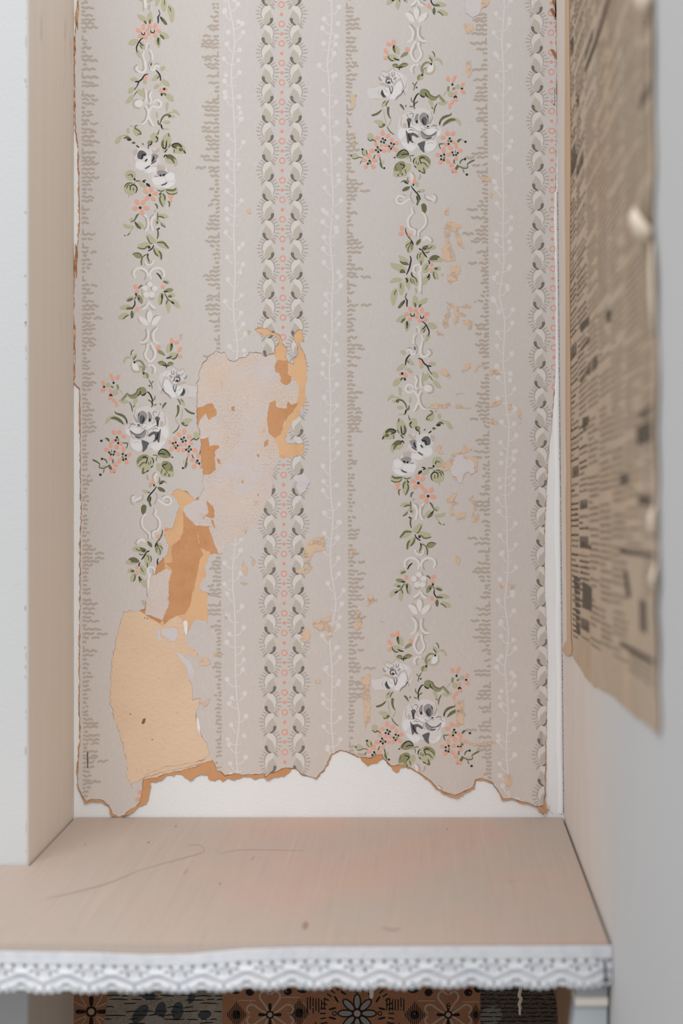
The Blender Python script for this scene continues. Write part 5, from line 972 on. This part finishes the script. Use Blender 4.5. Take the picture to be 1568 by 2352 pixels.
# ---------------------------------------------------------------- white bracket under the right end of the shelf
br_m = nmat('pale_grey_painted_wood', rgb(190, 196, 200), 0.5, [(rgb(172, 178, 183), (10, 10, 10), 3, 0.45, 0.7, 0.5)])
br_l = nmat('rubbed_paint_edge', rgb(236, 230, 222), 0.5)
br_s = nmat('bare_brown_wood', rgb(150, 118, 94), 0.8, [(rgb(128, 98, 76), (30, 6, 8), 3, 0.45, 0.7, 0.6)])
bx = at(1322, 2270, 1.325)[0]; bx1 = wall_x(ZS - 0.06) - 0.002; by = -(D - D/1.325)
root = empty('shelf_bracket', ((bx+bx1)/2, by + 0.01, ZS - 0.30), 'pale grey painted bracket leg under the right end of the shelf', 'bracket')
def prism(b, prof, xa, xb, mi=0):
    """profile in (y, z) extruded from xa to xb; xa may be a function of z"""
    n = len(prof); fa = (lambda z: xa(z)) if callable(xa) else (lambda z: xa)
    b.add([(fa(z), y, z) for y, z in prof] + [(xb, y, z) for y, z in prof], [tuple(range(n))[::-1], tuple(range(n, 2*n))] + [(i, (i+1) % n, n+(i+1) % n, n+i) for i in range(n)], mi)
zt = ZS - 0.0205; zbd = at(1360, 2300, 1.325)[2]
flare = lambda z: bx - 0.012 * max(0, (zbd - z)) / 0.1
b = MB(); prism(b, [(by, zt), (by, zbd + 0.0045), (by + 0.001, zbd + 0.0035), (by + 0.018, zbd + 0.0035), (by + 0.018, zt)], bx, bx1); b.obj('top_block', br_m, root)
b = MB(); pr_ = [(by + 0.001 - 0.0035*math.sin(t), zbd + 0.0035*math.cos(t)) for t in np.linspace(0, math.pi, 9)] + [(by + 0.018, zbd - 0.0035), (by + 0.018, zbd + 0.0035)]
prism(b, pr_, bx - 0.0006, bx1); b.obj('bead', br_l, root)
b = MB(); prism(b, [(by + 0.0012, zbd - 0.0033), (by + 0.0012, ZS - 0.30), (by + 0.018, ZS - 0.30), (by + 0.018, zbd - 0.0033)], flare, bx1); b.obj('leg', br_m, root)
b = MB(); prism(b, [(by + 0.0182, zt), (by + 0.0182, ZS - 0.30), (by + 0.030, ZS - 0.30), (-0.10, zt - 0.02), (-0.10, zt)], bx + 0.002, bx1 - 0.001); b.obj('web', br_s, root)

# ---------------------------------------------------------------- newspaper glued to the right wall
news = nmat('yellowed_newsprint', rgb(190, 172, 152), 0.9, [(rgb(178, 156, 132), (9, 9, 9), 4, 0.42, 0.7, 0.7), (rgb(205, 180, 152), (22, 22, 22), 4, 0.52, 0.72, 0.5), (rgb(158, 132, 108), (60, 60, 60), 4, 0.62, 0.76, 0.5)], ((90, 90, 90), 4, 0.4, 0.0015))
nink = nmat('newspaper_ink', rgb(98, 88, 78), 0.9); ninkg = nmat('newspaper_halftone', rgb(152, 135, 117), 0.9)
glue = nmat('ochre_glue_strip', rgb(204, 174, 144), 0.7, [(rgb(190, 156, 122), (40, 40, 12), 4, 0.45, 0.7, 0.6)])
cream = nmat('cream_torn_newsprint', rgb(232, 216, 196), 0.9)
NPX = [(1300,-70),(1301,100),(1301,400),(1302,700),(1303,1000),(1305,1250),(1307,1400),(1310,1490),(1318,1512),(1332,1534),(1346,1556),(1362,1572),(1380,1582),(1398,1592),(1415,1606),(1432,1620),(1450,1636),(1472,1654),(1495,1672),(1518,1692),(1519,1640),(1514,1560),(1518,1480),(1512,1400),(1517,1300),(1510,1200),(1516,1100),(1512,980),(1517,860),(1509,740),(1514,640),(1507,560),(1499,520),(1503,470),(1508,380),(1505,250),(1507,120),(1502,-70)]
NP = np.array([RW(a, c) for a, c in NPX]); NPm = NP / S            # work in back-wall pixels so rough() keeps its scale
NPr = rough(NPm, 1.3, 4.0, 31) * S
NROOT = empty('newspaper', WP(0.25, RW(1400, 1600)[1], 0.0005), 'yellowed old newspaper page glued to the right wall', 'newspaper')
def nlift(yd, z): return 0.0006 + 0.0016*np.clip((yd - 0.40)/0.06, 0, 1)**2 * (0.6 + 0.4*np.sin(z*70)) + 0.0004*np.sin(yd*40)*np.sin(z*31)
gx, gy = np.meshgrid(np.arange(0.05, 0.47, 0.012), np.arange(NPr[:, 1].min(), NPr[:, 1].max(), 0.012)); gp = np.c_[gx.ravel(), gy.ravel()]; gp = gp[inside(NPr, gp)]
ap = np.vstack([NPr, gp]); rr = delaunay_2d_cdt([Vector(p*100) for p in ap], [(i, (i+1) % len(NPr)) for i in range(len(NPr))], [], 0, 1e-5)
vv = np.array([tuple(p) for p in rr[0]]) / 100; ff = [tuple(t) for t in rr[2]]; ok = inside(NPr, np.array([vv[list(t)].mean(0) for t in ff]))
mesh_obj('page', [WP(a, c, nlift(a, c)) for a, c in vv], [t for t, o_ in zip(ff, ok) if o_], news, NROOT, smooth=True)
NIM = dict(K=nink, G=ninkg); NL = dict(K=1, G=0)
TILT = 0.065; g = np.random.default_rng(21)
def npt(u, t): return u, t + TILT*u                                  # page coordinates -> wall coordinates (the page hangs slightly crooked)
def bar(out, c, u0, u1, t0, t1, k=1):
    for i in range(k):
        a, e = u0 + (u1-u0)*i/k, u0 + (u1-u0)*(i+1)/k
        out.append((c, np.array([npt(a, t0), npt(e, t0), npt(e, t1), npt(a, t1)])))
def words(out, u0, u1, t, hgt, c='K', gap=0.0014):
    u = u0
    while u < u1 - 0.002:
        L = min(0.003 + 0.010*g.random(), u1 - u); x = u
        while x < u + L - 0.0006:                                    # letter strokes
            w = 0.0007 + 0.0009*g.random(); asc = hgt*(0.5 + 0.3*(g.random() < 0.35)); bar(out, c, x, min(x + w, u + L), t, t + asc); x += w + 0.00035
        bar(out, c, u, u + L - 0.0003, t + hgt*0.12, t + hgt*0.38)
        u += L + gap + 0.001*g.random()
text = []; zlo, zhi = NP[:, 1].min() - 0.02, NP[:, 1].max()
for k in range(7):
    u0 = 0.080 + 0.055*k; u1 = u0 + 0.0505; t = zhi
    if k == 6: u1 = 0.447
    if k: bar(text, 'G', u0 - 0.0024, u0 - 0.0020, zlo, zhi, 1)
    while t > zlo:
        q = g.random()
        if k >= 5 and 1262 < VY - (t + TILT*0.37 - ZO)/S*1.58 < 1500: t -= 0.004; continue
        if q < (0.10 if k < 2 else 0.03):                                  # headline
            hh = 0.006 + 0.005*g.random(); t -= hh + 0.002; u = u0 + 0.004*g.random()
            while u < u1 - 0.004:
                w = 0.0022 + 0.0022*g.random()
                bar(text, 'K', u, u + w*0.45, t, t + hh)
                if g.random() < 0.7: bar(text, 'K', u, u + w, t + hh*(0.4*g.random()), t + hh*0.25 + hh*(0.4*g.random()))
                if g.random() < 0.6: bar(text, 'K', u + w*0.65, u + w, t, t + hh*0.9)
                u += w + 0.0008 + (0.002 if g.random() < 0.15 else 0)
            t -= 0.002
        elif q < 0.075: t -= 0.003; bar(text, 'K', u0 + 0.008, u1 - 0.008, t, t + 0.0008); t -= 0.003
        else:
            for _ in range(int(2 + 7*g.random())):
                t -= 0.0041; e = u1 if g.random() > 0.2 else u0 + (u1-u0)*(0.3 + 0.6*g.random())
                words(text, u0 + (0.003 if g.random() < 0.15 else 0), e, t, 0.0026, 'K' if k < 2 and g.random() < 0.6 else 'G')
            t -= 0.006 * g.random()
def npoly(pts): return np.array([RW(a, c) for a, c in pts])
for pl in [[(1425,1260),(1508,1270),(1508,1280),(1425,1270)],[(1426,1472),(1508,1514),(1508,1528),(1426,1482)],[(1470,948),(1500,928),(1502,940),(1472,962)],[(1464,982),(1500,962),(1500,1012),(1466,1022)],[(1470,1135),(1500,1142),(1500,1162),(1468,1158)],[(1434,1310),(1442,1312),(1450,1372),(1440,1372)],[(1472,1375),(1488,1380),(1490,1455),(1474,1448)],[(1426,1090),(1446,1086),(1446,1112),(1428,1114)],[(1394,716),(1406,710),(1404,738),(1396,740)],[(1312,95),(1319,82),(1320,100),(1315,118)],[(1312,375),(1325,350),(1325,372),(1313,400)],[(1334,745),(1354,725),(1354,742),(1336,765)],[(1336,800),(1356,772),(1356,782),(1337,806)],[(1335,868),(1356,842),(1357,850),(1336,880)],[(1340,960),(1356,955),(1354,976),(1340,986)],[(1340,1248),(1359,1254),(1359,1262),(1340,1258)],[(1340,1335),(1360,1350),(1360,1404),(1340,1395)]]:
    text.append(('K', npoly(pl)))
for x in range(9): text.append(('K', npoly([(1320 + 0.6*x, 1322 + 15*x), (1334, 1328 + 15*x), (1335, 1336 + 15*x), (1322 + 0.6*x, 1334 + 15*x)])))
ink_obj('news_print', text, NROOT, (lambda mk: (lambda q: mk(np.asarray(q) / S)))(Mask(np.array([RW(p, q) for p, q in [(1313,-70),(1313,400),(1313,1000),(1315,1300),(1318,1468),(1338,1462),(1356,1478),(1380,1494),(1404,1508),(1425,1520),(1450,1544),(1500,1580),(1503,1400),(1502,1000),(1500,500),(1497,-70)]]) / S)), 0.0, mats=NIM, layers=NL, point=lambda a, c, h: WP(a, c, nlift(a, c) + 0.00025 + h))['label'] = 'columns of faded black newspaper type'
# crease, rust spot, glue strip with its drip, curled torn tabs
def wall_ribbon(name, pts, w, h, mat, sub=6, tp=0.5):
    q = strip_quads(stroke([tuple(np.array(RW(a, c))/S) for a, c in pts], w, tp, sub)); b = MB()
    for f_ in q: b.add([WP(a*S, c*S, nlift(a*S, c*S) + h) for a, c in f_], [(0, 1, 2, 3)])
    return b.obj(name, mat, NROOT)
wall_ribbon('crease', [(1412,-40),(1396,15),(1376,80),(1356,138),(1346,164)], 9, 0.0008, nmat('dark_crease', rgb(96, 80, 64)))['label'] = 'long dark slit running down the page top'
b = MB(); c0, z0 = RW(1330, 231); b.add([WP(c0 + 0.0028*math.cos(a), z0 + 0.0042*math.sin(a), 0.0014) for a in np.linspace(0, 2*np.pi, 12, endpoint=False)], [tuple(range(12))]); b.obj('rust_spot', M['rust'], NROOT)
gl = [(1299,-70),(1299.5,300),(1300,700),(1302,1000),(1303,1080),(1300.5,1150),(1301,1300),(1303,1400),(1304,1470),(1298,1480),(1295,1492),(1298,1502),(1306,1506),(1314,1504),(1316,1490),(1314,1470),(1313,1400),(1313,1100),(1312,700),(1312,300),(1311,-70)]
gp_ = rough(np.array([RW(a, c) for a, c in gl])/S, 0.5, 5, 77)*S
rr = delaunay_2d_cdt([Vector(p*100) for p in gp_], [(i, (i+1) % len(gp_)) for i in range(len(gp_))], [], 0, 1e-5)
vv = np.array([tuple(p) for p in rr[0]])/100; ok = inside(gp_, np.array([vv[list(t)].mean(0) for t in rr[2]]))
mesh_obj('glue_strip', [WP(a, c, nlift(a, c) + 0.00035) for a, c in vv], [tuple(t) for t, o_ in zip(rr[2], ok) if o_], glue, NROOT)['label'] = 'ochre glue strip along the inner edge ending in a drip'
wall_ribbon('frayed_edge', [(1506,-40),(1507,120),(1506,250),(1509,380),(1506,450),(1506,520),(1511,600),(1513,680),(1512,760),(1516,860),(1514,980),(1516,1100),(1513,1200),(1517,1300),(1514,1400),(1518,1480),(1515,1560),(1519,1640)], 5, 0.0006, cream, 4, 0.8)['label'] = 'pale frayed outer edge of the page'
def tab(pts, hs, wd):
    b = MB(); c = [np.array(RW(*p)) for p in pts]; n = len(c)
    vs_ = []
    for i, (p, h) in enumerate(zip(c, hs)):
        w = wd * (0.4 + 0.6*math.sin(math.pi*(i+0.5)/n)); d = c[min(i+1, n-1)] - c[max(i-1, 0)]; d /= np.hypot(*d); nn = np.array([-d[1], d[0]])
        vs_ += [WP(*(p + nn*w), h), WP(*(p + nn*w*0.3), h*1.25 + 0.0006), WP(*(p - nn*w), h)]
    b.add(vs_, [(3*i+j, 3*i+j+1, 3*i+j+4, 3*i+j+3) for i in range(n-1) for j in range(2)])
    o = b.obj('curled_tab', cream, NROOT, True); sm = o.modifiers.new('thick', 'SOLIDIFY'); sm.thickness = 0.0004; return o
tab([(1478,498),(1486,506),(1494,518),(1501,534),(1504,548)], [0.004, 0.007, 0.008, 0.006, 0.002], 0.008)
tab([(1482,-14),(1490,-4),(1498,6),(1502,18)], [0.003, 0.006, 0.006, 0.002], 0.008)
tab([(1512,1165),(1514,1185),(1514,1210),(1513,1235)], [0.002, 0.004, 0.004, 0.002], 0.004)
tab([(1514,1300),(1516,1330),(1515,1360)], [0.002, 0.004, 0.002], 0.004)
tab([(1507,560),(1510,620),(1512,700),(1511,780)], [0.002, 0.003, 0.003, 0.002], 0.003)
